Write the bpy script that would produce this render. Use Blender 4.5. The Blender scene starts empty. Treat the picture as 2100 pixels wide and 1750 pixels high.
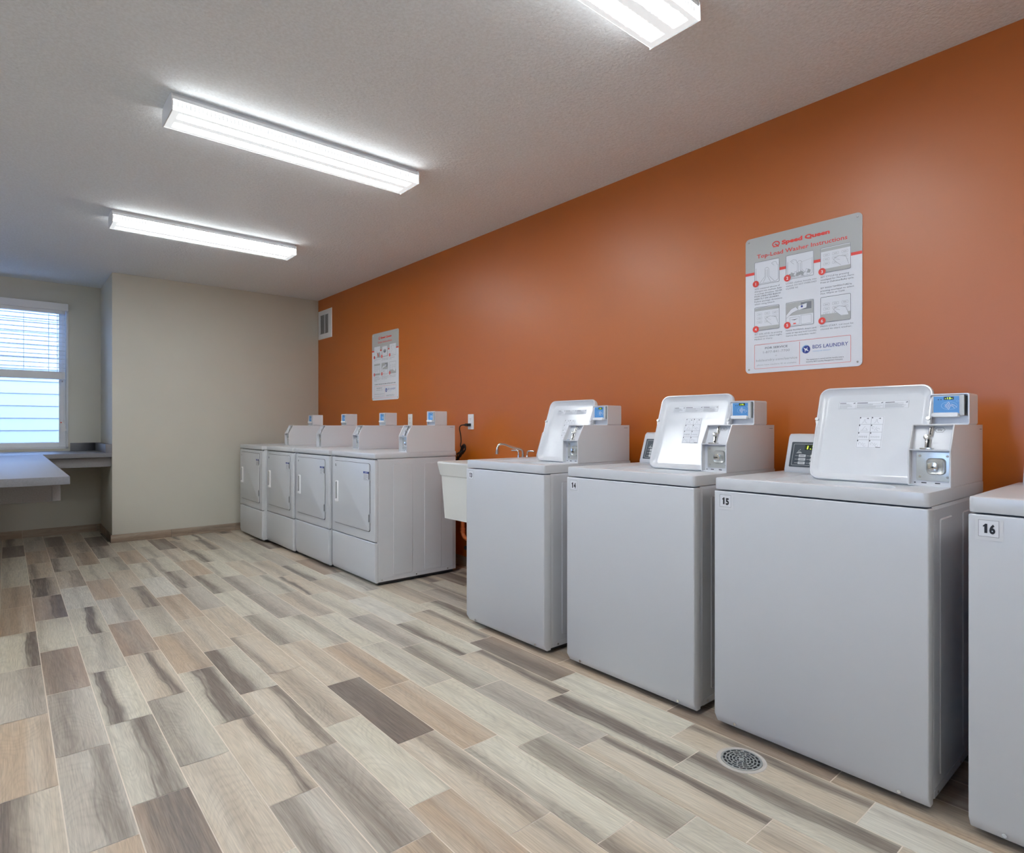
import bpy, bmesh, math, random
from mathutils import Vector, Matrix
random.seed(7)
SC = bpy.context.scene
COL = SC.collection
PI = math.pi

# ------------------------------------------------------------ camera
F_PX, YAW, CY, CAM_H = 1225.05, 40.256, 873.74, 1.104
cam_d = bpy.data.cameras.new('camera')
cam_d.sensor_fit = 'HORIZONTAL'; cam_d.sensor_width = 36.0
cam_d.lens = F_PX * 36.0 / 2100.0
cam_d.shift_y = -(875.0 - CY) / 2100.0
cam_d.clip_start = 0.05
cam = bpy.data.objects.new('camera', cam_d); COL.objects.link(cam)
cam.location = (0, 0, CAM_H); cam.rotation_euler = (PI / 2, 0, -math.radians(YAW))
SC.camera = cam
# ------------------------------------------------------------ world, exposure
W = bpy.data.worlds.new('world'); SC.world = W; W.use_nodes = True
bg = W.node_tree.nodes['Background']
bg.inputs['Color'].default_value = (0.32, 0.54, 1.0, 1)
bg.inputs['Strength'].default_value = 30.0
SC.view_settings.view_transform = 'Standard'
SC.view_settings.look = 'None'
SC.view_settings.exposure = 0.13
SC.view_settings.gamma = 1.0
SC.view_settings.use_curve_mapping = False
SC.cycles.use_denoising = True
SC.cycles.max_bounces = 10
SC.cycles.diffuse_bounces = 6
SC.cycles.glossy_bounces = 5
SC.cycles.caustics_reflective = False
SC.cycles.caustics_refractive = False
LAMP = 52.0          # radiance of the fluorescent tubes behind the lens


def portal(loc, rot, sx, sy):
    d = bpy.data.lights.new('window_portal', 'AREA'); d.shape = 'RECTANGLE'
    d.size = sx; d.size_y = sy
    d.cycles.is_portal = True
    o = bpy.data.objects.new('window_portal', d); COL.objects.link(o)
    o.location = loc; o.rotation_euler = rot


# room dimensions
RX, FY, CZ = 2.761, 6.731, 2.553       # orange wall, beige front wall, ceiling
BX, WY = 0.761, 7.6                    # alcove corner, alcove back wall
LX, KY = -2.6, -3.4                    # left wall, wall behind the camera
WIN = (-0.75, 0.485, 0.872, 2.35)
LWIN = [(1.0, 1.55, 1.0, 2.2)]  # unseen left-wall window, added and sized for daylight on the washer fronts
AWIN = (-2.25, -0.95, 0.872, 2.35)     # second alcove window, out of frame to the left
for wn in (WIN, AWIN):
    portal(((wn[0] + wn[1]) / 2, WY + 0.13, 1.61), (-PI / 2, 0, 0), wn[1] - wn[0], wn[3] - wn[2])
for a, b, z0, z1 in LWIN:
    portal((LX - 0.13, (a + b) / 2, (z0 + z1) / 2), (0, -PI / 2, 0), z1 - z0, b - a)

# ------------------------------------------------------------ materials
MAT = {}


def mat(name, col, rough=0.5, metal=0.0, spec=0.5, bump=None, emit=None, coat=0.0, subsurf=0.0):
    m = bpy.data.materials.new(name); m.use_nodes = True
    nt = m.node_tree; p = nt.nodes['Principled BSDF']
    p.inputs['Base Color'].default_value = (*col, 1)
    p.inputs['Roughness'].default_value = rough
    p.inputs['Metallic'].default_value = metal
    p.inputs['Specular IOR Level'].default_value = spec
    p.inputs['Coat Weight'].default_value = coat
    if emit:
        p.inputs['Emission Color'].default_value = (*emit[:3], 1)
        p.inputs['Emission Strength'].default_value = emit[3]
    if bump:
        scale, strength, dist = bump
        tc = nt.nodes.new('ShaderNodeTexCoord'); n = nt.nodes.new('ShaderNodeTexNoise')
        n.inputs['Scale'].default_value = scale; n.inputs['Detail'].default_value = 3
        b = nt.nodes.new('ShaderNodeBump'); b.inputs['Strength'].default_value = strength
        b.inputs['Distance'].default_value = dist
        nt.links.new(tc.outputs['Object'], n.inputs['Vector'])
        nt.links.new(n.outputs['Fac'], b.inputs['Height'])
        nt.links.new(b.outputs['Normal'], p.inputs['Normal'])
    MAT[name] = m
    return m


def speckle(name, base, dark, scale, amount, rough, bump=None, spec=0.5):
    """base colour with a fine speckle of a second colour"""
    m = mat(name, base, rough, spec=spec, bump=bump); nt = m.node_tree; p = nt.nodes['Principled BSDF']
    tc = nt.nodes.new('ShaderNodeTexCoord'); n = nt.nodes.new('ShaderNodeTexNoise')
    n.inputs['Scale'].default_value = scale; n.inputs['Detail'].default_value = 4
    r = nt.nodes.new('ShaderNodeValToRGB')
    r.color_ramp.elements[0].position = 0.35; r.color_ramp.elements[1].position = 0.65
    r.color_ramp.elements[0].color = (*[b * (1 - amount) + d * amount for b, d in zip(base, dark)], 1)
    r.color_ramp.elements[1].color = (*base, 1)
    nt.links.new(tc.outputs['Object'], n.inputs['Vector'])
    nt.links.new(n.outputs['Fac'], r.inputs['Fac']); nt.links.new(r.outputs['Color'], p.inputs['Base Color'])
    return m


speckle('ceiling_paint', (0.82, 0.85, 0.87), (0.6, 0.6, 0.59), 90, 0.3, 0.9, bump=(75, 0.55, 0.006), spec=0.2)
speckle('orange_paint', (0.50, 0.120, 0.003), (0.47, 0.111, 0.003), 3, 0.4, 0.42, bump=(140, 0.08, 0.0015), spec=0.85)
speckle('beige_paint', (0.64, 0.625, 0.555), (0.61, 0.595, 0.535), 2.5, 0.5, 0.55, bump=(120, 0.10, 0.0015), spec=0.4)
mat('white_enamel', (0.60, 0.612, 0.635), 0.30, spec=0.5, bump=(30, 0.02, 0.001))
mat('white_lid_enamel', (0.69, 0.70, 0.72), 0.16, spec=0.6, bump=(260, 0.14, 0.0006))
mat('box_enamel', (0.68, 0.685, 0.705), 0.28, spec=0.5, bump=(300, 0.05, 0.0005))
mat('white_plastic', (0.82, 0.82, 0.82), 0.35)
mat('grey_plastic', (0.42, 0.43, 0.45), 0.4)
mat('tub_plastic', (0.72, 0.72, 0.68), 0.35, bump=(200, 0.05, 0.001))
mat('white_metal', (0.80, 0.82, 0.84), 0.4)
mat('window_vinyl', (0.78, 0.80, 0.83), 0.35)
mat('blind_slat', (0.82, 0.83, 0.85), 0.45)
mat('cord_white', (0.8, 0.8, 0.8), 0.6)
mat('dark_gap', (0.012, 0.012, 0.014), 0.8)
mat('black_plastic', (0.02, 0.02, 0.022), 0.4)
mat('black_rubber', (0.014, 0.014, 0.015), 0.6)
mat('chrome', (0.72, 0.71, 0.69), 0.12, metal=1.0)
mat('zinc', (0.62, 0.63, 0.60), 0.35, metal=0.8, bump=(120, 0.06, 0.001))
mat('steel', (0.55, 0.56, 0.57), 0.38, metal=0.9)
mat('slate_panel', (0.045, 0.06, 0.075), 0.35)
mat('key_grey', (0.55, 0.57, 0.58), 0.45)
mat('blue_panel', (0.10, 0.30, 0.62), 0.25)
mat('blue_pale', (0.35, 0.58, 0.85), 0.3)
mat('display_dark', (0.02, 0.028, 0.008), 0.2)
mat('display_digits', (0.55, 0.80, 0.05), 0.4, emit=(0.62, 0.9, 0.05, 1.0))
mat('display_dim', (0.07, 0.085, 0.03), 0.4)
mat('ink_black', (0.012, 0.012, 0.016), 0.5)
mat('ink_grey', (0.22, 0.23, 0.25), 0.5)
mat('ink_lightgrey', (0.40, 0.41, 0.42), 0.5)
mat('ink_red', (0.82, 0.07, 0.05), 0.45)
mat('ink_blue', (0.035, 0.06, 0.30), 0.45)
mat('ink_skyblue', (0.25, 0.45, 0.70), 0.45)
mat('label_slate', (0.10, 0.13, 0.21), 0.5)
mat('sticker_white', (0.74, 0.75, 0.78), 0.4)
mat('sign_white', (0.76, 0.77, 0.80), 0.38)
mat('sign_grey', (0.46, 0.465, 0.45), 0.38)
mat('paper_white', (0.8, 0.8, 0.8), 0.7)
mat('pipe_orange', (0.75, 0.20, 0.06), 0.35)
mat('brass', (0.55, 0.42, 0.2), 0.35, metal=0.8)
mat('vent_grey', (0.40, 0.41, 0.41), 0.5)
speckle('laminate', (0.215, 0.22, 0.245), (0.18, 0.185, 0.205), 160, 0.6, 0.45, spec=0.4)
speckle('laminate_apron', (0.24, 0.235, 0.245), (0.19, 0.185, 0.195), 160, 0.6, 0.5)
mat('grout', (0.78, 0.69, 0.59), 0.8)
mat('drain_cement', (0.50, 0.46, 0.42), 0.85, bump=(90, 0.3, 0.002))
mat('siding', (0.205, 0.178, 0.188), 0.6)
mat('ground', (0.25, 0.27, 0.25), 0.9, bump=(20, 0.3, 0.01))


def glass_mat():
    m = bpy.data.materials.new('window_glass'); m.use_nodes = True; nt = m.node_tree
    for n in list(nt.nodes):
        if n.type != 'OUTPUT_MATERIAL': nt.nodes.remove(n)
    out = [n for n in nt.nodes][0]
    t = nt.nodes.new('ShaderNodeBsdfTransparent'); t.inputs['Color'].default_value = (0.93, 0.96, 0.97, 1)
    g = nt.nodes.new('ShaderNodeBsdfGlossy'); g.inputs['Roughness'].default_value = 0.02
    f = nt.nodes.new('ShaderNodeFresnel'); f.inputs['IOR'].default_value = 1.45
    mx = nt.nodes.new('ShaderNodeMixShader')
    nt.links.new(f.outputs[0], mx.inputs[0]); nt.links.new(t.outputs[0], mx.inputs[1]); nt.links.new(g.outputs[0], mx.inputs[2])
    nt.links.new(mx.outputs[0], out.inputs['Surface'])
    MAT['window_glass'] = m


glass_mat()


class NT:
    """tiny helper for node maths"""
    def __init__(s, nt): s.nt = nt
    def m(s, op, a, b=None, c=None, clamp=False):
        n = s.nt.nodes.new('ShaderNodeMath'); n.operation = op; n.use_clamp = clamp
        for i, v in enumerate((a, b, c)):
            if v is None: continue
            if isinstance(v, (int, float)): n.inputs[i].default_value = v
            else: s.nt.links.new(v, n.inputs[i])
        return n.outputs[0]
    def xyz(s, x, y, z=0.0):
        n = s.nt.nodes.new('ShaderNodeCombineXYZ')
        for i, v in enumerate((x, y, z)):
            if isinstance(v, (int, float)): n.inputs[i].default_value = v
            else: s.nt.links.new(v, n.inputs[i])
        return n.outputs[0]
    def noise(s, vec, scale=1.0, detail=2.0, rough=0.5, dist=0.0):
        n = s.nt.nodes.new('ShaderNodeTexNoise'); n.inputs['Scale'].default_value = scale
        n.inputs['Detail'].default_value = detail; n.inputs['Roughness'].default_value = rough
        n.inputs['Distortion'].default_value = dist
        s.nt.links.new(vec, n.inputs['Vector']); return n.outputs['Fac']
    def mix(s, fac, a, b):
        n = s.nt.nodes.new('ShaderNodeMix'); n.data_type = 'RGBA'
        for idx, v in ((0, fac), (6, a), (7, b)):
            if isinstance(v, (int, float)): n.inputs[idx].default_value = v
            elif isinstance(v, tuple): n.inputs[idx].default_value = (*v, 1)
            else: s.nt.links.new(v, n.inputs[idx])
        return n.outputs[2]
    def sep(s, v):
        n = s.nt.nodes.new('ShaderNodeSeparateXYZ'); s.nt.links.new(v, n.inputs[0]); return n.outputs


def wood_tile_mat():
    m = mat('wood_tile', (0.5, 0.45, 0.4), 0.42, spec=0.45); nt = m.node_tree; p = nt.nodes['Principled BSDF']
    h = NT(nt)
    uvn = nt.nodes.new('ShaderNodeUVMap'); uvn.uv_map = 'tile'
    u, v, _ = h.sep(uvn.outputs[0])
    a = nt.nodes.new('ShaderNodeAttribute'); a.attribute_name = 'base'
    b = nt.nodes.new('ShaderNodeAttribute'); b.attribute_name = 'vein'
    pos, wid, stren = h.sep(b.outputs['Vector'])
    seed = h.m('MULTIPLY', b.outputs['Alpha'], 91.7)
    # u, v: 0..1 across and along the plank (plank 0.15 x 0.6 m)
    um = h.m('MULTIPLY', u, 0.15); vm = h.m('MULTIPLY', v, 0.60)
    warp = h.noise(h.xyz(h.m('MULTIPLY', um, 9), h.m('MULTIPLY', vm, 2.0), seed), 1.0, 1.2, 0.4)
    contour = h.m('SINE', h.m('MULTIPLY', warp, 80.0))
    lines = h.m('POWER', h.m('ABSOLUTE', contour), 5.0)
    fine = h.noise(h.xyz(h.m('MULTIPLY', um, 260), h.m('MULTIPLY', vm, 9), seed), 1.0, 3.0, 0.6)
    wob = h.noise(h.xyz(h.m('MULTIPLY', u, 1.6), h.m('MULTIPLY', vm, 2.6), h.m('ADD', seed, 5.0)), 1.0, 2.5, 0.5)
    uu = h.m('ADD', u, h.m('MULTIPLY', h.m('SUBTRACT', wob, 0.5), 0.5))
    d = h.m('DIVIDE', h.m('SUBTRACT', uu, pos), h.m('MULTIPLY', wid, 1.1))
    mask = h.m('POWER', 2.718, h.m('MULTIPLY', h.m('MULTIPLY', d, d), -1.3))
    # streaky breakup inside the vein and a sharper dark line along one edge of it
    brk = h.noise(h.xyz(h.m('MULTIPLY', um, 60), h.m('MULTIPLY', vm, 3.0), h.m('ADD', seed, 11.0)), 1.0, 3.0, 0.6)
    mask = h.m('MULTIPLY', mask, h.m('ADD', 0.35, h.m('MULTIPLY', brk, 1.15)))
    edge = h.m('SUBTRACT', 1.0, h.m('MULTIPLY', h.m('ABSOLUTE', h.m('ADD', d, 0.75)), 7.0), clamp=True)
    mask = h.m('ADD', mask, h.m('MULTIPLY', edge, h.m('MULTIPLY', brk, 0.7)))
    mask = h.m('MULTIPLY', mask, h.m('MULTIPLY', stren, 1.35), clamp=True)
    # broad light / dark bands running along the plank
    band = h.noise(h.xyz(h.m('MULTIPLY', u, 2.6), h.m('MULTIPLY', vm, 0.9), h.m('ADD', seed, 31.0)), 1.0, 2.0, 0.5)
    bandf = h.m('MULTIPLY', h.m('SUBTRACT', band, 0.42), 2.6, clamp=True)
    colr = h.mix(bandf, a.outputs['Color'], h.mix(0.45, a.outputs['Color'], (0.72, 0.69, 0.60)))
    veincol = h.mix(h.m('MULTIPLY', fine, 0.8), (0.120, 0.092, 0.074), (0.28, 0.23, 0.19))
    colr = h.mix(mask, colr, veincol)
    # thin grain lines
    gl = h.m('MULTIPLY', lines, h.m('MULTIPLY', brk, h.m('ADD', 0.22, h.m('MULTIPLY', mask, 0.35))))
    colr = h.mix(gl, colr, (0.19, 0.155, 0.13))
    fl = h.m('MULTIPLY', h.m('SUBTRACT', fine, 0.5), 0.85)
    hs = nt.nodes.new('ShaderNodeHueSaturation'); nt.links.new(colr, hs.inputs['Color'])
    nt.links.new(h.m('ADD', 1.0, fl), hs.inputs['Value'])
    nt.links.new(hs.outputs[0], p.inputs['Base Color'])
    bp = nt.nodes.new('ShaderNodeBump'); bp.inputs['Strength'].default_value = 0.12; bp.inputs['Distance'].default_value = 0.002
    nt.links.new(fine, bp.inputs['Height']); nt.links.new(bp.outputs[0], p.inputs['Normal'])


wood_tile_mat()


def lens_mat():
    """acrylic wrap lens of a two-tube fluorescent fitting: two glowing bands, fine ribs on the sides"""
    m = bpy.data.materials.new('lamp_lens'); m.use_nodes = True; nt = m.node_tree; p = nt.nodes['Principled BSDF']
    h = NT(nt)
    tc = nt.nodes.new('ShaderNodeTexCoord'); x, y, z = h.sep(tc.outputs['Object'])
    rag = h.noise(h.xyz(h.m('MULTIPLY', x, 60), h.m('MULTIPLY', y, 8), 0.0), 1.0, 2.0)
    ay = h.m('ABSOLUTE', y)
    d = h.m('DIVIDE', h.m('ABSOLUTE', h.m('SUBTRACT', ay, 0.048)), h.m('ADD', 0.024, h.m('MULTIPLY', rag, 0.012)))
    band = h.m('SUBTRACT', 1.0, d, clamp=True)
    band = h.m('POWER', band, 0.6)
    endf = h.m('MULTIPLY', h.m('SUBTRACT', 0.585, h.m('ABSOLUTE', x)), 45.0, clamp=True)
    band = h.m('MULTIPLY', band, endf)
    side = h.m('MULTIPLY', h.m('SUBTRACT', ay, 0.0972), 2000.0, clamp=True)
    rib = h.m('GREATER_THAN', h.m('SINE', h.m('MULTIPLY', x, 380.0)), 0.15)
    mid = h.m('MULTIPLY', h.m('SUBTRACT', 0.014, h.m('ABSOLUTE', h.m('ADD', z, 0.054))), 400.0, clamp=True)
    sidev = h.m('ADD', 0.60, h.m('MULTIPLY', h.m('SUBTRACT', 1.0, h.m('MULTIPLY', rib, mid)), LAMP * 0.15))
    bot = h.m('ADD', 0.62, h.m('MULTIPLY', band, LAMP))
    st = h.m('ADD', h.m('MULTIPLY', side, sidev), h.m('MULTIPLY', h.m('SUBTRACT', 1.0, side), bot))
    p.inputs['Base Color'].default_value = (0.5, 0.5, 0.5, 1); p.inputs['Roughness'].default_value = 0.25
    p.inputs['Emission Color'].default_value = (0.93, 0.975, 1.0, 1)
    nt.links.new(st, p.inputs['Emission Strength'])
    MAT['lamp_lens'] = m


lens_mat()


# ------------------------------------------------------------ geometry helpers
class MB:
    def __init__(s): s.v = []; s.f = []; s.m = []; s.mats = []
    def mi(s, name):
        if name not in s.mats: s.mats.append(name)
        return s.mats.index(name)
    def add(s, vs, fs, m):
        o = len(s.v); s.v += [tuple(q) for q in vs]; k = s.mi(m)
        for f in fs: s.f.append([o + i for i in f]); s.m.append(k)
        return s
    def box(s, x0, x1, y0, y1, z0, z1, m):
        vs = [(x, y, z) for x in (x0, x1) for y in (y0, y1) for z in (z0, z1)]
        return s.add(vs, [(0, 1, 3, 2), (4, 6, 7, 5), (0, 4, 5, 1), (2, 3, 7, 6), (0, 2, 6, 4), (1, 5, 7, 3)], m)
    def prism(s, poly, axis, a, b, m):
        """poly in the two other axes (in xyz order), extruded along axis from a to b"""
        def put(p, t):
            q = list(p); q.insert(axis, t); return tuple(q)
        n = len(poly); vs = [put(p, a) for p in poly] + [put(p, b) for p in poly]
        fs = [tuple(range(n - 1, -1, -1)), tuple(range(n, 2 * n))] + [(i, (i + 1) % n, n + (i + 1) % n, n + i) for i in range(n)]
        return s.add(vs, fs, m)
    def loops(s, lps, m, cap0=False, cap1=False):
        n = len(lps[0]); vs = [p for l in lps for p in l]; fs = []
        for k in range(len(lps) - 1):
            for i in range(n):
                j = (i + 1) % n
                fs.append((k * n + i, k * n + j, (k + 1) * n + j, (k + 1) * n + i))
        if cap0: fs.append(tuple(range(n - 1, -1, -1)))
        if cap1: fs.append(tuple((len(lps) - 1) * n + i for i in range(n)))
        return s.add(vs, fs, m)
    def cyl(s, p0, p1, r, m, seg=16, r1=None):
        p0 = Vector(p0); p1 = Vector(p1); d = (p1 - p0).normalized()
        a = d.orthogonal().normalized(); b = d.cross(a); r1 = r if r1 is None else r1
        l0 = [p0 + (a * math.cos(t) + b * math.sin(t)) * r for t in [2 * PI * i / seg for i in range(seg)]]
        l1 = [p1 + (a * math.cos(t) + b * math.sin(t)) * r1 for t in [2 * PI * i / seg for i in range(seg)]]
        return s.loops([l0, l1], m, True, True)
    def tube(s, pts, r, m, seg=10, sub=6):
        P = [Vector(p) for p in pts]
        if sub > 1 and len(P) > 2:
            Q = []
            for i in range(len(P) - 1):
                p0 = P[max(i - 1, 0)]; p1 = P[i]; p2 = P[i + 1]; p3 = P[min(i + 2, len(P) - 1)]
                for k in range(sub):
                    t = k / sub
                    Q.append(0.5 * ((2 * p1) + (p2 - p0) * t + (2 * p0 - 5 * p1 + 4 * p2 - p3) * t * t + (3 * p1 - p0 - 3 * p2 + p3) * t ** 3))
            Q.append(P[-1]); P = Q
        lps = []; a = None
        for i, p in enumerate(P):
            d = (P[min(i + 1, len(P) - 1)] - P[max(i - 1, 0)]).normalized()
            a = d.orthogonal().normalized() if a is None else (a - d * a.dot(d)).normalized()
            b = d.cross(a)
            lps.append([p + (a * math.cos(t) + b * math.sin(t)) * r for t in [2 * PI * k / seg for k in range(seg)]])
        return s.loops(lps, m, True, True)
    def xf(s, M, start=0):
        for i in range(start, len(s.v)): s.v[i] = tuple(M @ Vector(s.v[i]))
        return s
    def build(s, name, parent=None, bevel=0.0, segs=2, smooth=None, weld=True):
        me = bpy.data.meshes.new(name); me.from_pydata(s.v, [], s.f)
        for i, k in enumerate(s.m): me.polygons[i].material_index = k
        for n in s.mats: me.materials.append(MAT[n])
        bm = bmesh.new(); bm.from_mesh(me)
        if weld: bmesh.ops.remove_doubles(bm, verts=bm.verts, dist=1e-5)
        bmesh.ops.recalc_face_normals(bm, faces=bm.faces)
        if bevel > 0:
            es = [e for e in bm.edges if len(e.link_faces) == 2 and e.calc_face_angle(0) > 0.6]
            bmesh.ops.bevel(bm, geom=es, offset=bevel, segments=segs, profile=0.6, affect='EDGES', clamp_overlap=True)
        if smooth is None: smooth = bevel > 0
        if smooth:
            for f in bm.faces: f.smooth = True
            for e in bm.edges:
                if len(e.link_faces) == 2 and e.calc_face_angle(0) > 0.7: e.smooth = False
        bm.to_mesh(me); bm.free(); me.update()
        o = bpy.data.objects.new(name, me); COL.objects.link(o)
        if parent: o.parent = parent
        return o


def rloop(x0, x1, y0, y1, r, nc=5, ne=6):
    """rounded-rectangle loop, anticlockwise, 4*(nc+ne) points"""
    pts = []
    cs = [((x1 - r, y1 - r), 0), ((x0 + r, y1 - r), PI / 2), ((x0 + r, y0 + r), PI), ((x1 - r, y0 + r), 1.5 * PI)]
    for k in range(4):
        (cx, cy), a0 = cs[k]
        arc = [(cx + r * math.cos(a0 + PI / 2 * i / (nc - 1)), cy + r * math.sin(a0 + PI / 2 * i / (nc - 1))) for i in range(nc)]
        (nx, ny), na = cs[(k + 1) % 4]
        nxt = (nx + r * math.cos(na), ny + r * math.sin(na))
        pts += arc
        l = arc[-1]
        pts += [(l[0] + (nxt[0] - l[0]) * (i + 1) / (ne + 1), l[1] + (nxt[1] - l[1]) * (i + 1) / (ne + 1)) for i in range(ne)]
    return pts


def cloop(cx, cy, r, n, ref):
    return [(cx + r * math.cos(math.atan2(q[1] - cy, q[0] - cx)), cy + r * math.sin(math.atan2(q[1] - cy, q[0] - cx))) for q in ref]


def empty(name, loc, rz=0.0):
    o = bpy.data.objects.new(name, None); COL.objects.link(o)
    o.location = loc; o.rotation_euler = (0, 0, rz); o.empty_display_size = 0.1
    return o


def tag(o, label=None, cat=None, group=None, kind=None):
    if label: o['label'] = label
    if cat: o['category'] = cat
    if group: o['group'] = group
    if kind: o['kind'] = kind
    return o


def copy_tree(o, parent=None):
    c = o.copy(); COL.objects.link(c)
    if parent: c.parent = parent
    for ch in list(o.children): copy_tree(ch, c)
    return c


TXT = {}


def text_polys(s, bold=0.0):
    """glyph outlines of s filled as a 2-D mesh, size 1"""
    key = (s, bold)
    if key in TXT: return TXT[key]
    cu = bpy.data.curves.new('t', 'FONT'); cu.body = s; cu.size = 1.0; cu.offset = bold
    cu.resolution_u = 3 if len(s) < 14 else 2
    o = bpy.data.objects.new('t', cu); COL.objects.link(o)
    dg = bpy.context.evaluated_depsgraph_get(); dg.update()
    me = bpy.data.meshes.new_from_object(o.evaluated_get(dg))
    vs = [(v.co.x, v.co.y) for v in me.vertices]; fs = [tuple(p.vertices) for p in me.polygons]
    bpy.data.objects.remove(o); bpy.data.curves.remove(cu); bpy.data.meshes.remove(me)
    if not vs: vs = [(0, 0)]
    TXT[key] = (vs, fs); return TXT[key]


class Flat:
    """2-D print: s to the right, t up, d = layer towards the viewer; to3 maps (s,t,d) to 3-D"""
    def __init__(s, to3, step=0.0003): s.mb = MB(); s.to3 = to3; s.step = step
    def poly(s, pts, m, l=1):
        s.k = (getattr(s, 'k', 0) + 1) % 50; e = s.k * 4e-6
        s.mb.add([s.to3(a, b, l * s.step + e) for a, b in pts], [tuple(range(len(pts)))], m); return s
    def rect(s, a0, a1, b0, b1, m, l=1): return s.poly([(a0, b0), (a1, b0), (a1, b1), (a0, b1)], m, l)
    def frame(s, a0, a1, b0, b1, w, m, l=1):
        s.rect(a0, a1, b0, b0 + w, m, l); s.rect(a0, a1, b1 - w, b1, m, l)
        s.rect(a0, a0 + w, b0, b1, m, l); return s.rect(a1 - w, a1, b0, b1, m, l)
    def rr(s, a0, a1, b0, b1, r, m, l=1): return s.poly(rloop(a0, a1, b0, b1, r, 4, 0), m, l)
    def rframe(s, a0, a1, b0, b1, r, w, m, l=1):
        A = rloop(a0, a1, b0, b1, r, 4, 0); B = rloop(a0 + w, a1 - w, b0 + w, b1 - w, max(r - w, w * 0.3), 4, 0); n = len(A)
        vs = [s.to3(a, b, l * s.step) for a, b in A + B]
        s.mb.add(vs, [(i, (i + 1) % n, n + (i + 1) % n, n + i) for i in range(n)], m); return s
    def disc(s, a, b, r, m, l=1, n=20, ry=None):
        ry = ry or r
        return s.poly([(a + r * math.cos(2 * PI * i / n), b + ry * math.sin(2 * PI * i / n)) for i in range(n)], m, l)
    def line(s, pts, w, m, l=1):
        P = [Vector(p) for p in pts]; n = len(P); closed = (P[0] - P[-1]).length < 1e-7
        s.k = (getattr(s, 'k', 0) + 1) % 50; e = s.k * 4e-6; A = []; B = []
        for i, p in enumerate(P):
            d0 = (P[i] - P[i - 1]) if i else ((P[0] - P[-2]) if closed else P[1] - P[0])
            d1 = (P[i + 1] - P[i]) if i < n - 1 else ((P[1] - P[0]) if closed else P[-1] - P[-2])
            d0 = d0.normalized(); d1 = d1.normalized(); t = d0 + d1
            t = t.normalized() if t.length > 1e-6 else d0
            nrm = Vector((-t.y, t.x)); k = w / 2 / max(0.45, nrm.dot(Vector((-d0.y, d0.x))))
            A.append(p + nrm * k); B.append(p - nrm * k)
        vs = [s.to3(q.x, q.y, l * s.step + e) for q in A + B]
        s.mb.add(vs, [(i, i + 1, n + i + 1, n + i) for i in range(n - 1)], m); return s
    def arc(s, a, b, r, a0, a1, w, m, l=1, n=10, ry=None):
        ry = ry or r
        return s.line([(a + r * math.cos(a0 + (a1 - a0) * i / n), b + ry * math.sin(a0 + (a1 - a0) * i / n)) for i in range(n + 1)], w, m, l)
    def text(s, txt, a, b, h, m, l=2, width=None, align='L', bold=0.0, slant=0.0):
        """baseline-left at (a,b), cap height h, optional total width"""
        vs, fs = text_polys(txt, bold)
        capv, _ = text_polys('H', bold)
        cap = max(q[1] for q in capv) - min(q[1] for q in capv)
        x0 = min(q[0] for q in vs); x1 = max(q[0] for q in vs)
        k = h / cap; kx = (width / (x1 - x0)) if width else k
        off = {'L': 0, 'C': -(x1 - x0) * kx / 2, 'R': -(x1 - x0) * kx}[align]
        s.mb.add([s.to3(a + off + (x - x0) * kx + y * k * slant, b + y * k, l * s.step) for x, y in vs], fs, m); return s
    def build(s, name, parent=None): return s.mb.build(name, parent, weld=False)


def face_minus_x(x, yl, z):
    """plane facing -x, s runs towards -y from yl, t up from z"""
    return lambda a, b, d: (x - d, yl - a, z + b)


def plate(mb, a0, a1, b0, b1, r, t, to3, m, nc=5):
    """rounded plate of thickness t standing on a to3 plane"""
    L = rloop(a0, a1, b0, b1, r, nc, 0)
    mb.loops([[to3(a, b, 0) for a, b in L], [to3(a, b, t) for a, b in L]], m, True, True)
    return mb


# ------------------------------------------------------------ floor
PAL = {'L': (0.66, 0.635, 0.55), 'W': (0.68, 0.67, 0.625), 'B': (0.60, 0.53, 0.44), 'T': (0.54, 0.435, 0.335),
       'G': (0.54, 0.505, 0.455), 'D': (0.22, 0.172, 0.142), 'S': (0.58, 0.555, 0.485), 'R': (0.42, 0.325, 0.258)}
CW, PL, X0 = 0.152, 0.604, 0.124
JOINT = {-1: 2.299, 0: 1.885, 1: 2.034, 2: 2.164, 3: 1.777, 4: 1.985, 5: 2.113, 6: 1.835, 7: 1.661, 8: 1.556, 9: 1.41,
         10: 1.742, 11: 1.856, 12: 1.38, -2: 2.03, -3: 1.82, 13: 1.62}
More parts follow.
